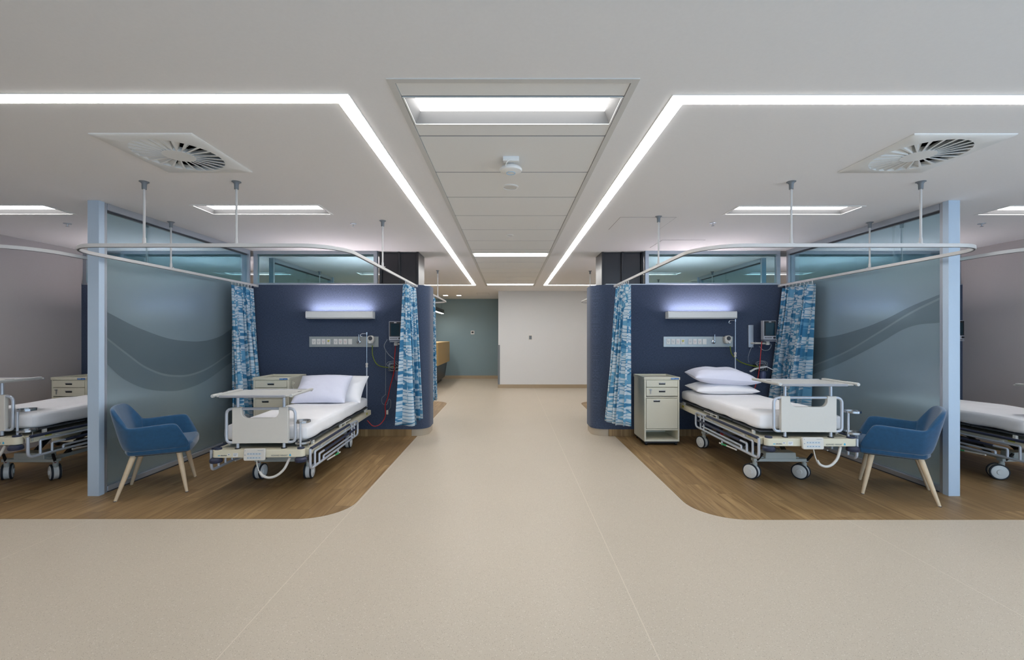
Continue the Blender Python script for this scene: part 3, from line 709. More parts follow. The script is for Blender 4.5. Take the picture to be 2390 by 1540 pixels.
# ------------------------------------------------------------------ hospital bed
def bed(label, loc, rz, lift, iv=True, ring=90, cast=(35, 40, 30, 50), tray_dx=0):
    """local frame: x across, y from the foot (0) to the head (2.12)"""
    t = thing('hospital_bed', label, 'bed', (loc[0], loc[1], 0.002), rz, 'hospital beds')
    U = (0, 0, lift)
    def up(name, bm, m, par=None, **k): return obj(name, bm, m, par or t, loc=(None if par else U), **k)
    # base on castors (does not lift)
    bm = bm_()
    for y in (.46, 1.66): box(bm, -.27, .27, y-.03, y+.03, .185, .215)
    for x in (-.17, .17): box(bm, x-.025, x+.025, .46, 1.66, .19, .225)
    for y in (.46, 1.66):
        for x in (-.245, .245): cyl(bm, (x, y, .13), (x, y, .2), .022)
    obj('base_frame', bm, 'basegrey', t, bevel=.004)
    bm = bm_(); prism(bm, [(-.155, .19), (.155, .19), (.148, .275), (-.148, .275)], .435, .56); obj('motor_cover', bm, 'basegrey', t, bevel=.006)
    obj('battery_box', bx(-.12, .12, 1.0, 1.25, .2, .27), 'black', t, bevel=.008)
    k = 0
    for y in (.46, 1.66):
        for x in (-.245, .245):
            a = math.radians(cast[k]); c = obj('castor', tube(bm_(), fillet([(0, 0, .10), (0, 0, .13), (0, .02, .15), (0, .03, .078)], .01), .014, 10), 'basegrey', t, loc=(x, y, 0), rot=(0, 0, a))
            obj('wheel_hood', lathe(bm_(), [(.0, -.021), (.068, -.021), (.072, -.017), (.072, .017), (.068, .021), (0, .021)], (0, .03, .078), 'X', 28), 'wheel', c)
            for s in (-1, 1):
                obj('wheel', lathe(bm_(), [(.05, -.007), (.074, -.008), (.078, -.005), (.078, .005), (.074, .008), (.05, .007)], (s*.029, .03, .078), 'X', 28), 'tyre', c)
                obj('wheel_cover', lathe(bm_(), [(.0, s*.020), (.024, s*.020), (.028, s*.0125), (.06, s*.0125), (.066, s*.008), (.068, 0), (0, -s*.005)], (s*.029, .03, .078), 'X', 28), 'wheel', c)
            pd = obj('brake_pedal', tube(bm_(), [(0, -.0, .165), (0, -.05, .235), (0, -.075, .275)], [.011, .013, .012], 8), 'black', t, loc=(x, y, 0), rot=(0, 0, (.55 if x < 0 else .55)))
            obj('pedal_tip', tube(bm_(), [(0, .012, .15), (0, -.012, .185)], .0145, 8), 'red', pd)
            k += 1
    # lifting arms
    for y0, y1 in ((.62, .95), (1.5, 1.17)):
        for x in (-.17, .17):
            z1 = .37+lift
            obj('lift_arm', hexa_bm([(x-.015, y0-.03, .2), (x+.015, y0-.03, .2), (x+.015, y0+.03, .2), (x-.015, y0+.03, .2), (x-.015, y1-.03, z1), (x+.015, y1-.03, z1), (x+.015, y1+.03, z1), (x-.015, y1+.03, z1)]), 'black', t, bevel=.003)
    # upper chassis
    bm = bm_(); box(bm, -.385, .385, .05, 2.06, .392, .41)
    for s in (-1, 1): box(bm, s*.405-.018, s*.405+.018, .05, 2.10, .352, .415)
    box(bm, -.40, .40, 2.06, 2.12, .352, .415)
    up('chassis', bm, 'cream', bevel=.004)
    prof = rrect(-.402, .402, -.03, .045, .035, 6)
    fb = up('foot_bar', prism(bm_(), prof, .355, .423, 'Z'), 'cream', bevel=.004)
    for s in (-1, 1):
        b_ = up('corner_bumper', lathe(bm_(), [(.046, .310), (.052, .318), (.052, .338), (.040, .352)], (s*.372, -.01, 0), seg=24), 'navyplastic')
        obj('top_cap', lathe(bm_(), [(.030, .42), (.032, .424), (.030, .436), (.0, .438)], (s*.365, .008, 0), seg=20), 'navyplastic', b_)
    yl = -.0305
    lettering('bed_lettering', 'HOWARD WRIGHT', .0185, (.192, yl, .372), (PI/2, 0, 0), 'ink', fb, sx=.84)
    obj('drop_logo', prism(bm_(), [(.286+.009*math.cos(a)*(1 if math.sin(a) < .3 else .55), .376+.011*math.sin(a)) for a in [2*PI*k/18 for k in range(18)]], yl-.0006, yl+.001), 'cyan', fb)
    bm = bm_(); box(bm, -.345, -.325, yl-.0006, yl, .372, .379)
    obj('print_mark', bm, 'cyan', fb, smooth=False)
    bm = bm_()
    for q in range(7): box(bm, -.320+q*.0078, -.3145+q*.0078, yl-.0006, yl, .372, .379 if q not in (1, 4) else .381)
    obj('print_mark', bm, 'ink', fb, smooth=False)
    obj('sticker', prism(bm_(), rrect(-.262, -.236, .376, .392, .006), yl-.001, yl), 'sticker_white', fb)
    s2 = obj('sticker', bx(-.212, -.17, yl-.001, yl, .364, .398), 'sticker_white', fb, smooth=False)
    bm = bm_(); box(bm, -.256, -.243, yl-.0016, yl-.001, .382, .387)
    for q in range(3): box(bm, -.208, -.176-.005*q, yl-.0016, yl-.001, .389-.008*q, .391-.008*q)
    obj('sticker_print', bm, 'ink', fb, smooth=False)
    # deck the mattress lies on
    bm = bm_()
    for y0, y1 in ((.12, .62), (.64, 1.05), (1.07, 1.30), (1.32, 2.07)): box(bm, -.39, .39, y0, y1, .448, .462)
    up('mattress_deck', bm, 'alu_dark', bevel=.003)
    bm = bm_()
    for y in (.22, .98, 1.12, 1.95):
        for s in (-1, 1): box(bm, s*.385-.012, s*.385+.012, y-.014, y+.014, .41, .449)
    for s in (-1, 1): box(bm, s*.398-.005, s*.398+.005, .95, 1.3, .438, .448)
    up('deck_support', bm, 'greyplastic', bevel=.002)
    bm = bm_()
    for s in (-1, 1):
        for y in (.22, 1.9): box(bm, s*.4235-.0008, s*.4235+.0008, y-.03, y+.03, .385, .412)
    up('caution_sticker', bm, 'yellow', smooth=False)
    # foot board: tube ring, shell with hand cut-out, two stems
    ft = up('footboard', None_bm_footboard(), 'greyplastic', bevel=.004)
    loop = fillet([(-.22, .03, .478), (-.305, .03, .478), (-.305, .03, .782), (.305, .03, .782), (.305, .03, .478), (.22, .03, .478)], .055, 7)
    obj('tube_frame', tube(bm_(), loop, .0125, 12), 'tube', ft)
    for s in (-1, 1):
        obj('stem', cyl(bm_(), (s*.205, .03, .41), (s*.205, .03, .912), .0125), 'tube', ft)
        obj('stem_collar', lathe(bm_(), [(.026, .422), (.024, .428), (.013, .43)], (s*.205, .03, 0), seg=20), 'black', ft)
    # over-bed tray on the stems
    bm = bm_(); box(bm, -.325, .325, -.085, .36, .903, .914)
    tr = up('tray_table', bm, 'tray', bevel=.004)
    tr.location = (tray_dx, 0, lift)
    for a in ((-.30, .27, -.10, -.075), (-.24, .325, .35, .375)):
        obj('rim', bx(a[0], a[1], a[2]+.004, a[3]-.004, .897, .920), 'tray_rim', tr, bevel=.006)
    for s in (-1, 1):
        obj('end_rail', bx(s*.335-.018, s*.335+.018, -.11, .32, .912, .932), 'tray', tr, bevel=.006)
        obj('end_slot', bx(s*.335-.006, s*.335+.006, .02, .09, .931, .9335), 'black', tr, smooth=False)
        obj('corner_knob', lathe(bm_(), [(.0, -.128), (.014, -.126), (.016, -.11), (.012, -.10)], (s*.335, 0, .918), 'Y', 14), 'tray', tr)
    obj('under_plate', bx(-.06, .06, -.06, .10, .893, .905), 'greyplastic', tr, bevel=.003)
    # control panel hooked on the foot bar with its sleeve
    hc = up('hand_control', prism(bm_(), rrect(-.092, .092, -.055, .05, .014), -.012, .012), 'greyplastic', bevel=.004)
    hc.location = (-.012, -.052, .392+lift); hc.rotation_euler = (-.08, 0, 0)
    for r_ in range(2):
        bm = bm_(); box(bm, -.060, .060, -.0122, -.0118, -.005-r_*.034, .013-r_*.034)
        for c_ in range(5): prism(bm, rrect(-.052+c_*.025-.006, -.052+c_*.025+.006, .004-r_*.034-.006, .004-r_*.034+.007, .003, 2), -.0128, -.012)
        obj('button_row', bm, 'key_pad', hc)
    bm = bm_()
    for r_ in range(2):
        for c_ in range(5): box(bm, -.056+c_*.025, -.048+c_*.025, -.0134, -.0128, .001-r_*.034, .005-r_*.034); box(bm, -.054+c_*.025, -.050+c_*.025, -.0134, -.0128, .005-r_*.034, .008-r_*.034)
    for q in range(6): box(bm, .03+q*.008, .0355+q*.008, -.0126, -.012, .031, .034)
    box(bm, -.082, -.074, -.0134, -.012, -.008, -.002); box(bm, -.080, -.077, -.0134, -.012, .028, .036)
    obj('key_print', bm, 'key_ink', hc, smooth=False)
    cb = up('control_cable', tube(bm_(), smooth_path([(.0, -.045, .34), (.008, -.05, .29), (.022, -.05, .245), (.05, -.05, .205)]), .0045, 8), 'greyplastic')
    obj('sleeve', tube(bm_(), smooth_path([(.03, -.05, .236), (.055, -.05, .20), (.11, -.045, .18), (.17, -.035, .195), (.23, -.02, .25), (.27, 0, .345)]), .0115, 10), 'greyplastic', cb)
    # bottle holder on the right foot corner
    bh = up('bottle_holder', cyl(bm_(), (.355, .02, .42), (.355, .02, .66), .009), 'tube')
    a = math.radians(ring)
    for z in (.655, .465):
        cx, cy = .355+.06*math.cos(a), .02+.06*math.sin(a)
        obj('ring', tube(bm_(), [(cx+.066*math.cos(2*PI*q/26), cy+.066*math.sin(2*PI*q/26), z) for q in range(26)], 0, sec=[(-.002, -.009), (.002, -.009), (.002, .009), (-.002, .009)], closed=True), 'steel', bh)
    obj('hoop', tube(bm_(), [(cx-.05, cy, .458), (cx-.05, cy, .37), (cx+.05, cy, .37), (cx+.05, cy, .458)], .0025, 6), 'steel', bh)
    # folded side rails
    zs = [.41, .363, .314, .266]
    for s in (-1, 1):
        x = s*.438; bm = bm_()
        tube(bm, fillet([(x, .03, .412), (x, .03, .228), (x, 1.44, .228), (x, 1.44, .40), (x, 1.05, .41)], .05, 6), .0125, 10)
        for k, z in enumerate(zs[1:]):
            y = .135+.105*k; tube(bm, fillet([(x, y, .228), (x, y, z), (x, y+.02, z), (x, 1.36-.06*k, z-.0)], .012, 3), .0105, 10)
        for k in range(2): cyl(bm, (x, 1.30-.09*k, .40), (x, 1.30-.09*k, .228), .0105, seg=10)
        cyl(bm, (x, .75, .228), (x, .75, .17), .009, seg=8)
        rl = up('side_rail', bm, 'tube')
        bm = bm_(); cyl(bm, (x, .05, .412), (x, 1.12, .412), .014, seg=10); cyl(bm, (x+s*.002, .36, .314), (x+s*.002, 1.36, .314), .0145, seg=10)
        obj('padded_bar', bm, 'navyplastic', rl)
        obj('handle_grip', tube(bm_(), [(x+s*.012, .42, .205), (x+s*.012, .78, .185)], .008, 8), 'greyplastic', rl)
        obj('release_label', tube(bm_(), [(x+s*.013, .62, .194), (x+s*.013, .73, .188)], .0088, 8), 'green', rl)
        obj('release_knob', lathe(bm_(), [(.0, -.02), (.017, -.018), (.017, .01), (0, .012)], (s*.30, 1.05, .22), 'X', 14), 'red', rl)
        for y in (.3, 1.0): obj('rail_bracket', bx(min(x, s*.40), max(x, s*.40), y-.02, y+.02, .36, .385), 'greyplastic', rl, bevel=.003)
    bm = bm_(); box(bm, -.36, .36, 2.085, 2.10, .41, .435); up('head_bar', bm, 'greyplastic', bevel=.004)
    return t
def hexa_bm(p):
    bm = bm_(); hexa(bm, p); return bm
def None_bm_footboard():
    pts = [(-.247, .472), (.247, .472), (.247, .797), (.165, .797)]
    for k in range(9):
        a = PI/2*k/8; pts.append((.165-.055*(1-math.cos(a)), .755-.055*math.sin(a)))
    for k in range(9):
        a = PI/2*(1-k/8); pts.append((-.165+.055*(1-math.cos(a)), .755-.055*math.sin(a)))
    pts += [(-.165, .797), (-.247, .797)]
    bm = bm_(); prism(bm, pts, .012, .048); return bm

def W(o, p):      # bed-local point to world
    return Matrix.Translation(o.location) @ Matrix.Rotation(o.rotation_euler.z, 4, 'Z') @ Vector(p)
def mattress(label, b, lift, thick=.148):
    nx, ny, nz = 14, 34, 4; X0, X1, Y0, Y1, Z0 = -.40, .40, .10, 2.06, 0
    bm = bm_(); V = {}; rr = .045
    def P(i, j, k):
        x = X0+(X1-X0)*i/nx; y = Y0+(Y1-Y0)*j/ny; z = thick*k/nz
        # rounded box
        c = Vector((max(X0+rr, min(X1-rr, x)), max(Y0+rr, min(Y1-rr, y)), max(rr, min(thick-rr, z)))); d = Vector((x, y, z))-c
        if d.length > 1e-6:
            q = max(abs(d.x), abs(d.y), abs(d.z)); d = d.normalized()*q*1.0
        p = c+d
        n = mnoise.noise(Vector((p.x*3+lift*30, p.y*3, p.z*3)))*.012 + mnoise.noise(Vector((p.x*11, p.y*9+5, p.z*14)))*.005
        side = 1 if k in (0,) else 1
        p.z += n if k == nz else n*.3
        p.x += (n*1.2 if i in (0, nx) else 0); p.y += (n if j in (0, ny) else 0)
        if k == nz: p.z += .008*math.sin(y*2.2)
        if k == 0: p.z += .004*math.sin(y*17)
        return p
    def v(i, j, k):
        if (i, j, k) not in V: V[(i, j, k)] = bm.verts.new(P(i, j, k))
        return V[(i, j, k)]
    for i in range(nx):
        for j in range(ny):
            bm.faces.new((v(i,j,nz), v(i+1,j,nz), v(i+1,j+1,nz), v(i,j+1,nz))); bm.faces.new((v(i,j,0), v(i,j+1,0), v(i+1,j+1,0), v(i+1,j,0)))
    for k in range(nz):
        for i in range(nx):
            bm.faces.new((v(i,0,k), v(i+1,0,k), v(i+1,0,k+1), v(i,0,k+1))); bm.faces.new((v(i,ny,k), v(i,ny,k+1), v(i+1,ny,k+1), v(i+1,ny,k)))
        for j in range(ny):
            bm.faces.new((v(0,j,k), v(0,j,k+1), v(0,j+1,k+1), v(0,j+1,k))); bm.faces.new((v(nx,j,k), v(nx,j+1,k), v(nx,j+1,k+1), v(nx,j,k+1)))
    o = obj('mattress', bm, 'sheet', subd=1); o.location = W(b, (0, 0, .464+lift)); o.rotation_euler = b.rotation_euler
    for p in o.data.polygons: p.use_smooth = True
    return tag(o, label, 'mattress', 'mattresses in white sheets')
def pillow(label, m, w_, h_, t_, loc, rot, seed=0):
    n = 18; bm = bm_(); T, B = {}, {}
    for i in range(n+1):
        for j in range(n+1):
            u, v = -1+2*i/n, -1+2*j/n
            x = w_/2*u*(1-.07*(1-v*v)*abs(u)); y = h_/2*v*(1-.09*(1-u*u)*abs(v))
            e = max(0, (1-abs(u)**2.6)*(1-abs(v)**2.6))**.55
            k = mnoise.noise(Vector((u*2.2+seed, v*2.2, seed)))*.22 + mnoise.noise(Vector((u*6+seed, v*6, seed)))*.07
            T[i, j] = bm.verts.new((x, y, t_*.58*e*(1+k)))
            edge = i in (0, n) or j in (0, n)
            B[i, j] = T[i, j] if edge else bm.verts.new((x, y, -t_*.42*e*(1-k*.4)))
    for i in range(n):
        for j in range(n):
            bm.faces.new((T[i,j], T[i+1,j], T[i+1,j+1], T[i,j+1])); bm.faces.new((B[i,j], B[i,j+1], B[i+1,j+1], B[i+1,j]))
    o = obj('pillow', bm, m, subd=1); o.location = loc; o.rotation_euler = rot
    for p in o.data.polygons: p.use_smooth = True
    return tag(o, label, 'pillow', 'pillows on the beds')
def iv_pole(label, b, lift, top, hook=-1):
    p = W(b, (.365, 2.10, 0)); t = thing('iv_pole', label, 'drip stand', (p.x, p.y, .415+lift))
    hgt = top-.415-lift
    obj('lower_pole', cyl(bm_(), (0, 0, -.06), (0, 0, hgt*.58), .0085, seg=12), 'tube', t)
    obj('upper_pole', cyl(bm_(), (0, 0, hgt*.5), (0, 0, hgt), .006, seg=12), 'steel', t)
    obj('clamp', lathe(bm_(), [(.008, hgt*.55), (.016, hgt*.555), (.012, hgt*.575), (.017, hgt*.60), (.008, hgt*.61)], seg=14), 'greyplastic', t)
    bm = bm_(); tube(bm, fillet([(0, 0, hgt-.015), (hook*.07, 0, hgt-.015), (hook*.09, 0, hgt-.03), (hook*.085, 0, hgt-.055), (hook*.06, 0, hgt-.05)], .012), .005, 8); lathe(bm, [(.012, hgt-.03), (.012, hgt+.005), (.004, hgt+.006)], seg=12)
    obj('hook_arm', bm, 'steel', t)
    return t
a1 = math.atan2(.085, 2.12)
bedL = bed('cream hospital bed with tray table, left of the corridor, two leaning pillows', (-2.25, 3.95), a1, 0.0, ring=95, cast=(-3, 6, 10, 4))
bedR = bed('cream hospital bed with tray table, right of the corridor, two stacked pillows', (2.703, 3.95), -.019, .10, ring=25, cast=(35, 38, 21, 30))
bedLL = bed('cream hospital bed cut off by the left edge of the photo', (-4.78, 3.93), 0, .115, ring=60, cast=(40, 56, 30, 50), tray_dx=-.09)
bedRR = bed('cream hospital bed cut off by the right edge of the photo', (5.19, 3.95), 0, .05, ring=25, cast=(66, 50, 40, 60), tray_dx=.075)
mattress('white sheeted mattress of the bed with two leaning pillows', bedL, 0)
mattress('white sheeted mattress of the bed with two stacked pillows', bedR, .10)
mattress('white sheeted mattress at the left edge, below the drawer cabinet', bedLL, .115)
mattress('white sheeted mattress at the right edge behind the post', bedRR, .05)
R = math.radians
pillow('lilac white pillow leaning in front on the left bed', 'pillow', .68, .47, .19, (-2.335, 5.50, .775), (R(42), 0, R(2)), 1)
pillow('white pillow leaning behind the lilac one on the left bed', 'sheet', .66, .46, .18, (-2.20, 5.74, .745), (R(46), 0, R(-3)), 2)
pillow('lower white pillow of the two stacked on the right bed', 'sheet', .80, .48, .15, (2.705, 5.62, .768), (R(3), 0, R(-3)), 3)
pillow('upper lilac white pillow of the two stacked on the right bed', 'pillow', .82, .48, .21, (2.70, 5.60, .915), (R(4), R(4), R(-5)), 4)
iv_pole('slim drip pole with hook at the head of the left bed', bedL, 0, 1.485)
iv_pole('slim drip pole with hook behind the stacked pillows', bedR, .10, 1.665)

# ------------------------------------------------------------------ bedside cabinets
def cabinet(label, x0, y0, seed=0, tubing=False):
    Wd, D, Ht = .46, .48, .90
    t = thing('bedside_cabinet', label, 'cabinet', (x0+Wd/2, y0, .002), 0, 'cream bedside cabinets')
    X = Wd/2
    bm = bm_()
    for q in ((-X, -X+.022, .0, D, .055, .862), (X-.022, X, .0, D, .055, .862), (-X+.022, X-.022, D-.02, D, .055, .862), (-X+.022, X-.022, 0, D-.02, .055, .08), (-X+.022, X-.022, 0.004, D-.02, .20, .222), (-X+.022, X-.022, .004, D-.02, .625, .642), (-X+.022, X-.022, .004, D-.02, .842, .862)): box(bm, *q)
    obj('body', bm, 'cabinet', t, bevel=.003)
    bm = bm_(); box(bm, -X-.006, X+.006, -.008, D+.006, .862, .876)
    for q in ((-X-.006, X+.006, -.008, .008), (-X-.006, X+.006, D-.008, D+.006), (-X-.006, -X+.010, .008, D-.008), (X-.010, X+.006, .008, D-.008)): box(bm, *q, .876, .90)
    obj('tray_top', bm, 'cabinet', t, bevel=.004)
    st = obj('label_plate', bx(X-.115, X-.012, -.0095, -.008, .868, .888), 'sticker_blue', t, smooth=False)
    bm = bm_()
    for q in range(4): box(bm, X-.108+q*.011, X-.1+q*.011, -.0103, -.0095, .874, .884)
    for q in range(4): box(bm, X-.058+q*.010, X-.05+q*.010, -.0103, -.0095, .872, .878)
    obj('label_print', bm, 'sticker_light', st, smooth=False)
    def handle(par, x, z):
        bm = bm_(); box(bm, x-.042, x+.042, -.0052, -.004, z-.012, z+.012); obj('handle_recess', bm, 'black', par, smooth=False)
        bm = bm_(); box(bm, x-.042, x+.042, -.014, -.004, z+.004, z+.013); obj('handle', bm, 'steel', par, bevel=.002)
    for z0, z1 in ((.755, .855), (.648, .750)):
        pass
    d1 = obj('drawer', bx(-X+.026, X-.026, -.004, .016, .768, .856), 'cabinet', t, bevel=.003); handle(d1, 0, .812)
    d2 = obj('drawer', bx(-X+.026, X-.026, -.004, .016, .652, .762), 'cabinet', t, bevel=.003); handle(d2, 0, .712)
    bm = bm_(); cyl(bm, (-X+.075, -.004, .735), (-X+.075, -.016, .735), .008, seg=12); box(bm, -X+.055, -X+.095, -.018, -.014, .731, .739); box(bm, -X+.074, -X+.082, -.018, -.014, .68, .735); obj('key', bm, 'steel', d2)
    d3 = obj('door', bx(-X+.026, X-.026, -.004, .016, .226, .620), 'cabinet', t, bevel=.003); handle(d3, -.07, .585)
    obj('plinth', bx(-X+.01, X-.01, .02, D-.02, .03, .055), 'black', t, smooth=False)
    for x in (-X+.035, X-.035):
        for y in (.045, D-.045):
            c = obj('castor', lathe(bm_(), [(.0, -.015), (.02, -.015), (.024, -.008), (.024, .008), (.02, .015), (0, .015)], (x, y, .024), 'X', 16), 'black', t)
    if tubing:
        p = [(X+.03, .06, .80), (X+.05, .05, .83), (X+.035, .02, .84), (X+.02, .04, .80), (X+.04, .05, .74), (X+.03, .06, .66), (X+.02, .05, .58), (X+.05, .06, .5)]
        c = obj('call_cable', tube(bm_(), smooth_path([(X+.006, .10, .79)]+p), .0035, 8), 'cabinet', t)
        obj('call_plug', bx(X+.02, X+.06, .03, .05, .81, .83), 'cabinet', c, bevel=.004)
    return t
cabinet('cream drawer cabinet between curtain and left bed', -3.325, 5.70, tubing=True)
cabinet('cream drawer cabinet between curtain and right bed, fully visible', 1.767, 5.75)
cabinet('cream drawer cabinet cut by the left glass screen post', -5.965, 5.72)

# ------------------------------------------------------------------ bedhead services
def bedlight(label, x0, x1, far=False):
    xc = (x0+x1)/2; t = thing('bedhead_light', label, 'wall light', (xc, WY1 if far else WY0, 1.735), PI if far else 0, 'bedhead wall lights'); X = (x1-x0)/2
    prof = [(0, -.05), (-.11, -.05), (-.125, -.035), (-.125, .042), (-.105, .052), (-.1, .046), (-.012, .046), (0, .046)]
    obj('housing', prism(bm_(), prof, -X+.012, X-.012, 'X'), 'white', t, bevel=.002)
    for s in (-1, 1): obj('end_cap', prism(bm_(), [(a*1.0, b*1.06) for a, b in prof], s*X-.012*(s > 0), s*X+.012*(s < 0), 'X'), 'white', t, bevel=.004)
    obj('up_lamp', bx(-X+.04, X-.04, -.099, -.068, .0455, .048), 'wardlight', t, smooth=False)
    obj('down_lens', bx(-X+.04, X-.04, -.095, -.035, -.054, -.0505), 'greyplastic', t, smooth=False)
bedlight('white box light glowing on the navy wall above the left bed', -2.87, -1.925)
bedlight('white box light glowing on the navy wall above the right bed', 2.235, 3.205)
bedlight('bedhead light added behind the left frosted glass screen to light it', -5.36, -4.42)  # neighbour bay lamps, added so the frosted screens light up
bedlight('bedhead light added behind the right frosted glass screen to light it', 4.72, 5.66)
bedlight('unseen bedhead light added on the far side of the left navy wall', -2.87, -1.925, True)  # far-side lamps are out of view, added to brighten the ceilings beyond
bedlight('unseen bedhead light added on the far side of the right navy wall', 2.235, 3.205, True)
bedlight('unseen bedhead light added behind the wall of the far left bay', -5.36, -4.42, True)
bedlight('unseen bedhead light added behind the wall of the far right bay', 4.72, 5.66, True)
def services(label, x0, x1, met):
    t = thing('medical_service_panel', label, 'service panel', (x0, WY0, 1.28), 0, 'medical service panels'); Lx = x1-x0
    obj('face_plate', bx(0, Lx, -.016, 0, 0, .15), 'panel_metal', t, bevel=.002)
    for i in range(8):
        x = .04+i*.069+(.035 if i > 3 else 0)
        s = obj('socket', bx(x, x+.056, -.021, -.016, .038, .115), 'outlet', t, bevel=.002)
        bm = bm_()
        if i != 7:
            for a, b in ((.016, .05), (.034, .05), (.025, .032)): box(bm, x+a, x+a+.004, -.0216, -.021, .035+b-.008, .035+b+.004)
            obj('socket_slot', bm, 'red' if i in (2, 5, 6) else 'ink', s, smooth=False)
            bm = bm_(); box(bm, x+.024, x+.034, -.024, -.021, .092, .106); obj('rocker', bm, 'white', s, bevel=.001)
        if i == 3: obj('data_port', lathe(bm_(), [(.0, -.0235), (.014, -.0235), (.015, -.021)], (x+.03, 0, .09), 'Y', 14), 'yellow', s)
    xg = .71
    v = obj('gas_outlet', lathe(bm_(), [(.012, -.06), (.018, -.055), (.018, -.04), (.028, -.036), (.030, -.02), (.030, -.016)], (xg, 0, .075), 'Y', 20), 'steel', t)
    obj('valve_stem', cyl(bm_(), (xg+.01, -.045, .06), (xg+.01, -.045, .18), .006, seg=10), 'steel', v)
    fm = obj('flow_regulator', prism(bm_(), [(Lx-.13, .05), (Lx-.065, .05), (Lx-.045, .10), (Lx-.05, .15), (Lx-.08, .165), (Lx-.12, .16), (Lx-.145, .14), (Lx-.145, .09)], -.085, -.02), 'greyplastic', t, bevel=.01)
    obj('regulator_dial', lathe(bm_(), [(0, -.094), (.024, -.094), (.03, -.085)], (Lx-.095, 0, .125), 'Y', 20), 'ink', fm)
    obj('regulator_knob', lathe(bm_(), [(0, -.105), (.013, -.105), (.016, -.085)], (Lx-.095, 0, .068), 'Y', 16), 'white', fm)
    return t
services('steel service panel with sockets behind the left bed', -2.865, -1.875, 0)
services('steel service panel with sockets behind the right bed', 2.205, 3.20, 0)
def monitor(label, x, z, yaw, rail_x, y=6.08):
    t = thing('patient_monitor', label, 'monitor', (x, y, z), yaw, 'wall mounted patient monitors')
    bd = obj('casing', bx(-.085, .085, -.04, .035, -.13, .135), 'device', t, bevel=.006)
    sc = obj('screen_bezel', bx(-.078, .078, -.043, -.039, -.075, .128), 'black', t, bevel=.002)
    obj('screen', bx(-.058, .058, -.0445, -.043, -.065, .105), 'screen', sc, smooth=False)
    obj('badge', bx(-.016, .016, -.0445, -.043, .112, .12), 'sticker_white', sc, smooth=False)
    bm = bm_()
    for k in range(5): lathe(bm, [(0, -.044), (.006, -.044), (.006, -.04)], (-.06+k*.019, 0, -.10), 'Y', 10)
    obj('button', bm, 'black', t)
    obj('dial', lathe(bm_(), [(0, -.055), (.013, -.054), (.015, -.04)], (.058, 0, -.10), 'Y', 16), 'black', t)
    obj('shelf', bx(-.075, .075, -.05, .05, -.15, -.14), 'device', t, bevel=.002)
    obj('knuckle', lathe(bm_(), [(.025, -.20), (.028, -.17), (.018, -.15)], (0, .02, 0), seg=16), 'greyplastic', t)
    r_ = WY0-y
    obj('mount_arm', tube(bm_(), [(0, .02, -.18), (rail_x-x, r_-.03, -.18)], .014, 10), 'greyplastic', t)
    obj('wall_channel', bx(rail_x-x-.035, rail_x-x+.035, r_-.035, r_-.012, -.24, .08), 'alu', t, bevel=.003)
    return t
def hose(name, label, pts, r, m, cat='hose'):
    o = obj(name, tube(bm_(), smooth_path(pts, 8), r, 8), m); return tag(o, label, cat)
def P(px, py, y): return ((px-1189)*y/F, y, CZ-(py-782)*y/F)
monitor('dark screened patient monitor beside the left bed curtain', -1.575, 1.505, .12, -1.47)
monitor('pale screened patient monitor beside the right bed curtain', 3.585, 1.515, -.06, 3.44)
hose('oxygen_hose', 'olive green hose drooping from the left service panel', [P(869, 806, 6.22), P(870, 830, 6.2), P(880, 850, 6.2), P(900, 857, 6.2), P(922, 856, 6.2)], .007, 'greenhose')
hose('suction_hose', 'red hose hanging from the left monitor to the bed', [P(923, 806, 6.15), P(921, 835, 6.15), P(919, 870, 6.18), P(911, 900, 6.2), P(905, 928, 6.2), P(899, 945, 6.2), P(899, 972, 6.2), P(887, 990, 6.15), P(871, 994, 6.12), P(857, 981, 6.1)], .006, 'redhose')
hose('monitor_cable', 'thin grey cable looping under the left monitor', [P(904, 792, 6.1), P(897, 805, 6.12), P(899, 815, 6.15), P(908, 828, 6.2), P(920, 838, 6.2)], .005, 'clear_tube', 'cable')
hose('sensor_cable', 'thin dark cable hanging straight beside the left hose', [P(900, 816, 6.24), P(900, 850, 6.25), P(900, 890, 6.25), P(900, 922, 6.25)], .003, 'clear_tube', 'cable')
hose('coiled_cable', 'coiled thin tubing with a clip low on the left navy wall', [P(900, 920, 6.22), P(891, 930, 6.2), P(893, 942, 6.22), P(903, 944, 6.2), P(907, 932, 6.22), P(912, 935, 6.23), P(911, 950, 6.22), P(905, 958, 6.22)], .003, 'clear_tube', 'cable')
tag(obj('cable_clip', bx(-.012, .012, -.01, .01, -.03, .03), 'greyplastic', bevel=.004, loc=P(904, 962, 6.21)), 'small pale clip ending the coiled tubing on the left wall', 'clip')
hose('oxygen_hose', 'olive green hose drooping from the right service panel', [P(1704, 808, 6.2), P(1708, 826, 6.2), P(1724, 842, 6.2), P(1745, 851, 6.18), P(1770, 856, 6.15)], .007, 'greenhose')
hose('suction_hose', 'red hose hanging from the right monitor behind the pillows', [P(1778, 797, 6.12), P(1775, 830, 6.12), P(1773, 855, 6.1), P(1768, 885, 6.1), P(1760, 910, 6.08)], .006, 'redhose')
hose('monitor_cable', 'grey cable looping under the right monitor', [P(1795, 800, 6.08), P(1800, 806, 6.1), P(1794, 816, 6.12), P(1782, 817, 6.12), P(1772, 808, 6.16)], .005, 'clear_tube', 'cable')
hose('sensor_cable', 'thin grey cable curving left of the right monitor', [P(1764, 797, 6.2), P(1752, 815, 6.22), P(1746, 835, 6.22), P(1748, 846, 6.22)], .003, 'clear_tube', 'cable')
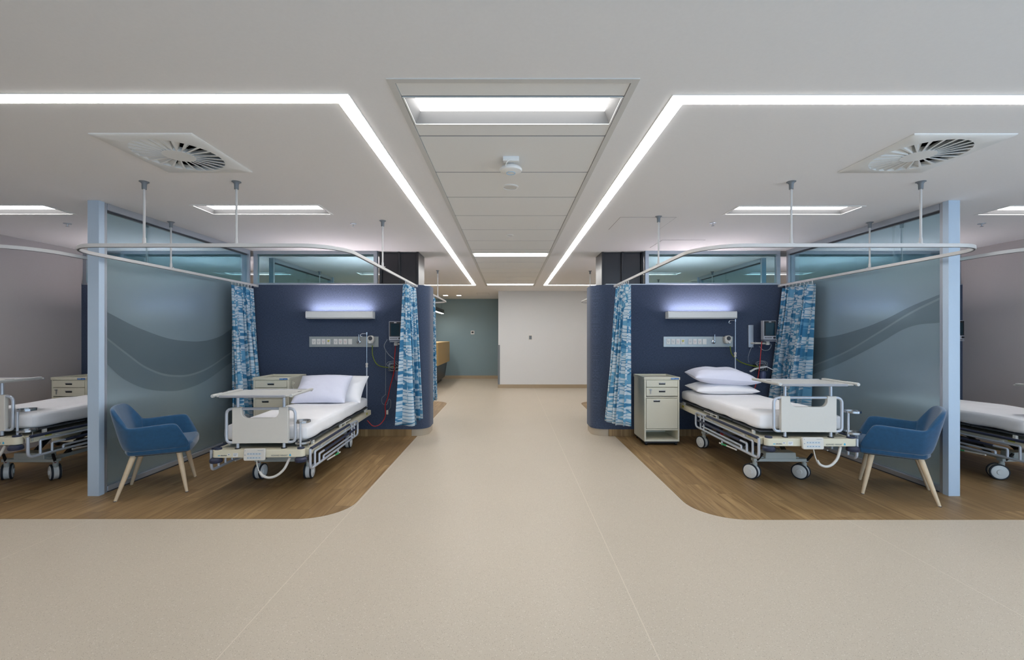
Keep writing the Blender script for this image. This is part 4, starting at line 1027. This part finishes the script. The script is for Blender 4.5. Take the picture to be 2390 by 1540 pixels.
def basket(label, px, py, paper):
    x, y, z = P(px, py, 6.2); t = thing('cable_basket', label, 'basket', (x, WY0, z))
    bm = bm_()
    for zz in (.035, -.01, -.055): tube(bm, fillet([(-.085, -.002, zz), (-.085, -.11, zz), (.085, -.11, zz), (.085, -.002, zz)], .02), .003, 6)
    for k in range(7): xx = -.075+.025*k; tube(bm, [(xx, -.11, .035), (xx, -.11, -.055), (xx, -.01, -.055)], .002, 5)
    obj('wire_frame', bm, 'steel', t)
    obj('back_tray', prism(bm_(), rrect(-.08, .08, -.055, .03, .015), -.10, -.01), 'black', t, bevel=.008)
    bm = bm_()
    for k, (rx, rz_, yy, zo) in enumerate(((.075, .055, -.11, .03), (.062, .04, -.12, .02), (.05, .05, -.115, .0), (.068, .035, -.125, .045))):
        tube(bm, [(rx*math.cos(2*PI*q/20)-.01*k, yy-.012*math.sin(4*PI*q/20), rz_*math.sin(2*PI*q/20)+zo) for q in range(20)], .0035, 6, closed=True)
    obj('cable_coil', bm, 'clear_tube', t)
    bm = bm_(); lathe(bm, [(.02, -.20), (.04, -.17), (.045, -.10), (.035, -.06)], (.035, -.06, 0), seg=14); obj('tubing_bag', bm, 'bag', t)
    if paper:
        bm = bm_()
        pr = [(-.19, -.06), (-.12, -.02), (-.03, 0), (.04, .01), (.12, -.03), (.17, -.06), (.18, -.09)]
        A = [[bm.verts.new((a, yy, b+z_)) for a, b in pr] for yy, z_ in ((-.16, 0), (-.13, .006), (-.13, -.004), (-.16, -.012))]
        for i in range(len(pr)-1):
            for q in range(4): bm.faces.new((A[q][i], A[q][i+1], A[(q+1) % 4][i+1], A[(q+1) % 4][i]))
        bm.faces.new([A[q][0] for q in range(4)]); bm.faces.new([A[q][-1] for q in range(4)])
        obj('folded_cuff', bm, 'sticker_white', t)
basket('black cable basket with coiled leads beside the left bed curtain', 920, 856, False)
basket('black cable basket with coiled leads and a pale cuff right of the stacked pillows', 1778, 856, True)
# neighbour bay at the right edge: monitor glimpsed past the post
monitor('patient monitor glimpsed past the right screen post', 6.215, 1.52, 0, 6.19, 6.12)

# ------------------------------------------------------------------ armchairs
def armchair(label, c, ang):
    t = thing('tub_armchair', label, 'armchair', (c[0], c[1], .002), ang, 'blue tub armchairs')
    S = [((.25, .235), (.272, .258), .452), ((.235, .245), (.262, .272), .485), ((.17, .26), (.19, .292), .625), ((.155, .262), (.165, .295), .645), ((.12, .263), (.12, .298), .648), ((0, .264), (0, .300), .640), ((-.12, .260), (-.13, .296), .630), ((-.155, .252), (-.175, .288), .630), ((-.18, .242), (-.205, .275), .650),
         ((-.215, .21), (-.285, .245), .765), ((-.225, .19), (-.31, .215), .795), ((-.232, .15), (-.325, .17), .806), ((-.24, .07), (-.335, .07), .811), ((-.241, .0), (-.336, .0), .812)]
    st = [(b, p, z, -1) for b, p, z in S] + [(b, p, z, 1) for b, p, z in S[-2::-1]]
    bm = bm_(); rings = []; cx = .02
    for (bx_, by), (tx, ty), z, s in st:
        def inn(x, y, d):
            v = Vector((x-cx, y*1.0)); 
            if x > -.18: return (x-(.004 if x < .2 else .03), y-d*(1))
            l = v.length; k = (l-d)/l; return (cx+v.x*k, v.y*k)
        ix, iy = inn(tx, ty, .046); mx, my = inn(bx_*.45+tx*.55, by*.45+ty*.55, .052); jx, jy = inn(bx_, by, .06)
        zm = .40+(z-.40)*.5
        ring = [(bx_, by, .395), ((bx_*.5+tx*.5), (by*.5+ty*.5), zm), (tx, ty, z-.012), ((tx*.75+ix*.25), (ty*.75+iy*.25), z), ((tx*.25+ix*.75), (ty*.25+iy*.75), z), (ix, iy, z-.012), (mx, my, zm), (jx, jy, .42)]
        rings.append([bm.verts.new((x, s*y, zz)) for x, y, zz in ring])
    for A, B in zip(rings, rings[1:]):
        for k in range(8): bm.faces.new((A[k], A[(k+1) % 8], B[(k+1) % 8], B[k]))
    bm.faces.new(rings[0]); bm.faces.new(rings[-1][::-1])
    sh = obj('shell', bm, 'velvet', t, subd=2)
    for p in sh.data.polygons: p.use_smooth = True
    # seat: thick pad closing the shell
    poly = [(.285, -.20), (.29, 0), (.285, .20), (.265, .245), (.10, .25), (-.10, .245), (-.19, .22), (-.225, .12), (-.23, 0), (-.225, -.12), (-.19, -.22), (-.10, -.245), (.10, -.25), (.265, -.245)]
    bm = bm_(); lv = [(.96, .372), (1.0, .39), (1.0, .445), (.95, .462)]
    G = [[bm.verts.new((.03+(x-.03)*k, y*k, z+(.006 if x > .2 and z > .4 else 0))) for x, y in poly] for k, z in lv]
    for A, B in zip(G, G[1:]):
        for k in range(len(poly)): bm.faces.new((A[k], A[(k+1) % len(poly)], B[(k+1) % len(poly)], B[k]))
    bm.faces.new(G[0][::-1]); bm.faces.new(G[-1])
    obj('seat', bm, 'velvet', t, bevel=.01)
    obj('seat_base', prism(bm_(), [(x*.86+.004, y*.86) for x, y in poly], .362, .374, 'Z'), 'black', t)
    for sx, sy in ((1, 1), (1, -1), (-1, 1), (-1, -1)):
        f = Vector((.246 if sx > 0 else -.262, .246*sy, 0)); h = Vector((.175 if sx > 0 else -.15, .175*sy, .375))
        obj('leg', tube(bm_(), [f, f.lerp(h, .5), h], [.0125, .019, .024], 14), 'oak', t)
        obj('foot_glide', cyl(bm_(), f-Vector((0, 0, .001)), f+Vector((0, 0, .006)), .0128, seg=14), 'ink', t)
    return t
armchair('blue velvet tub armchair with pale wooden legs by the left glass screen', (-3.315, 4.16), math.atan2(.235, .437))
armchair('blue velvet tub armchair with pale wooden legs by the right glass screen', (3.565, 4.06), math.atan2(.30, -.41))

# ------------------------------------------------------------------ reception corner
t = thing('reception_desk', 'oak topped reception desk with dark base at the far left of the corridor', 'desk', (-2.6, 12.9, 0))
obj('oak_body', bx(-1.2, .68, -1.1, 1.2, .62, 1.25), 'oakdesk', t, bevel=.006)
obj('base_panel', hexa_bm([(-1.2, -1.0, .12), (.53, -1.0, .12), (.53, 1.15, .12), (-1.2, 1.15, .12), (-1.2, -1.06, .59), (.60, -1.06, .59), (.60, 1.18, .59), (-1.2, 1.18, .59)]), 'desk_dark', t, bevel=.004)
obj('plinth', bx(-1.2, .44, -.95, 1.05, 0, .12), 'black', t, smooth=False)
obj('metal_strip', bx(-1.2, .61, -1.07, 1.185, .59, .62), 'steel', t, bevel=.002)
obj('reveal_panel', bx(-1.2, .30, -1.106, -1.099, .70, .95), 'desk_dark', t)
t = thing('linear_pendant_light', 'black linear pendant lamp hanging over the reception desk', 'pendant lamp', (-2.14, 12.95, 2.14))
obj('housing', bx(-.045, .045, -1.25, 1.15, 0, .12), 'black', t, bevel=.003)
obj('lamp', bx(-.035, .035, -1.2, 1.1, -.004, 0.001), 'pend', t, smooth=False)
for y in (-1.0, .9): obj('suspension_wire', cyl(bm_(), (0, y, .12), (0, y, H-2.14), .002, seg=6), 'black', t)
for lab, x in (('left of the two small lit downlights near the reception desk', -1.95), ('right of the two small lit downlights near the reception desk', -1.54)):
    t = thing('square_downlight', lab, 'downlight', (x, 13.4, H))
    obj('trim_ring', bx(-.075, .075, -.075, .075, -.004, 0), 'white', t, smooth=False); obj('lamp', bx(-.06, .06, -.06, .06, -.007, -.003), 'downlight', t, smooth=False)
t = thing('wall_thermostat', 'small pale thermostat with dark screen on the teal wall', 'thermostat', P(1103, 776, 14.7))
obj('plate', bx(-.06, .06, -.02, 0, -.06, .06), 'white', t, bevel=.003); obj('display', bx(-.035, .035, -.022, -.019, -.02, .035), 'black', t, smooth=False)
t = thing('light_switch', 'small pale switch plate on the white end wall', 'switch', P(1238, 787, 12.08))
obj('plate', bx(-.055, .055, -.012, 0, -.072, .072), 'outlet', t, bevel=.003); obj('rocker', bx(-.036, .036, -.016, -.011, -.055, .045), 'rodcap', t, bevel=.002)
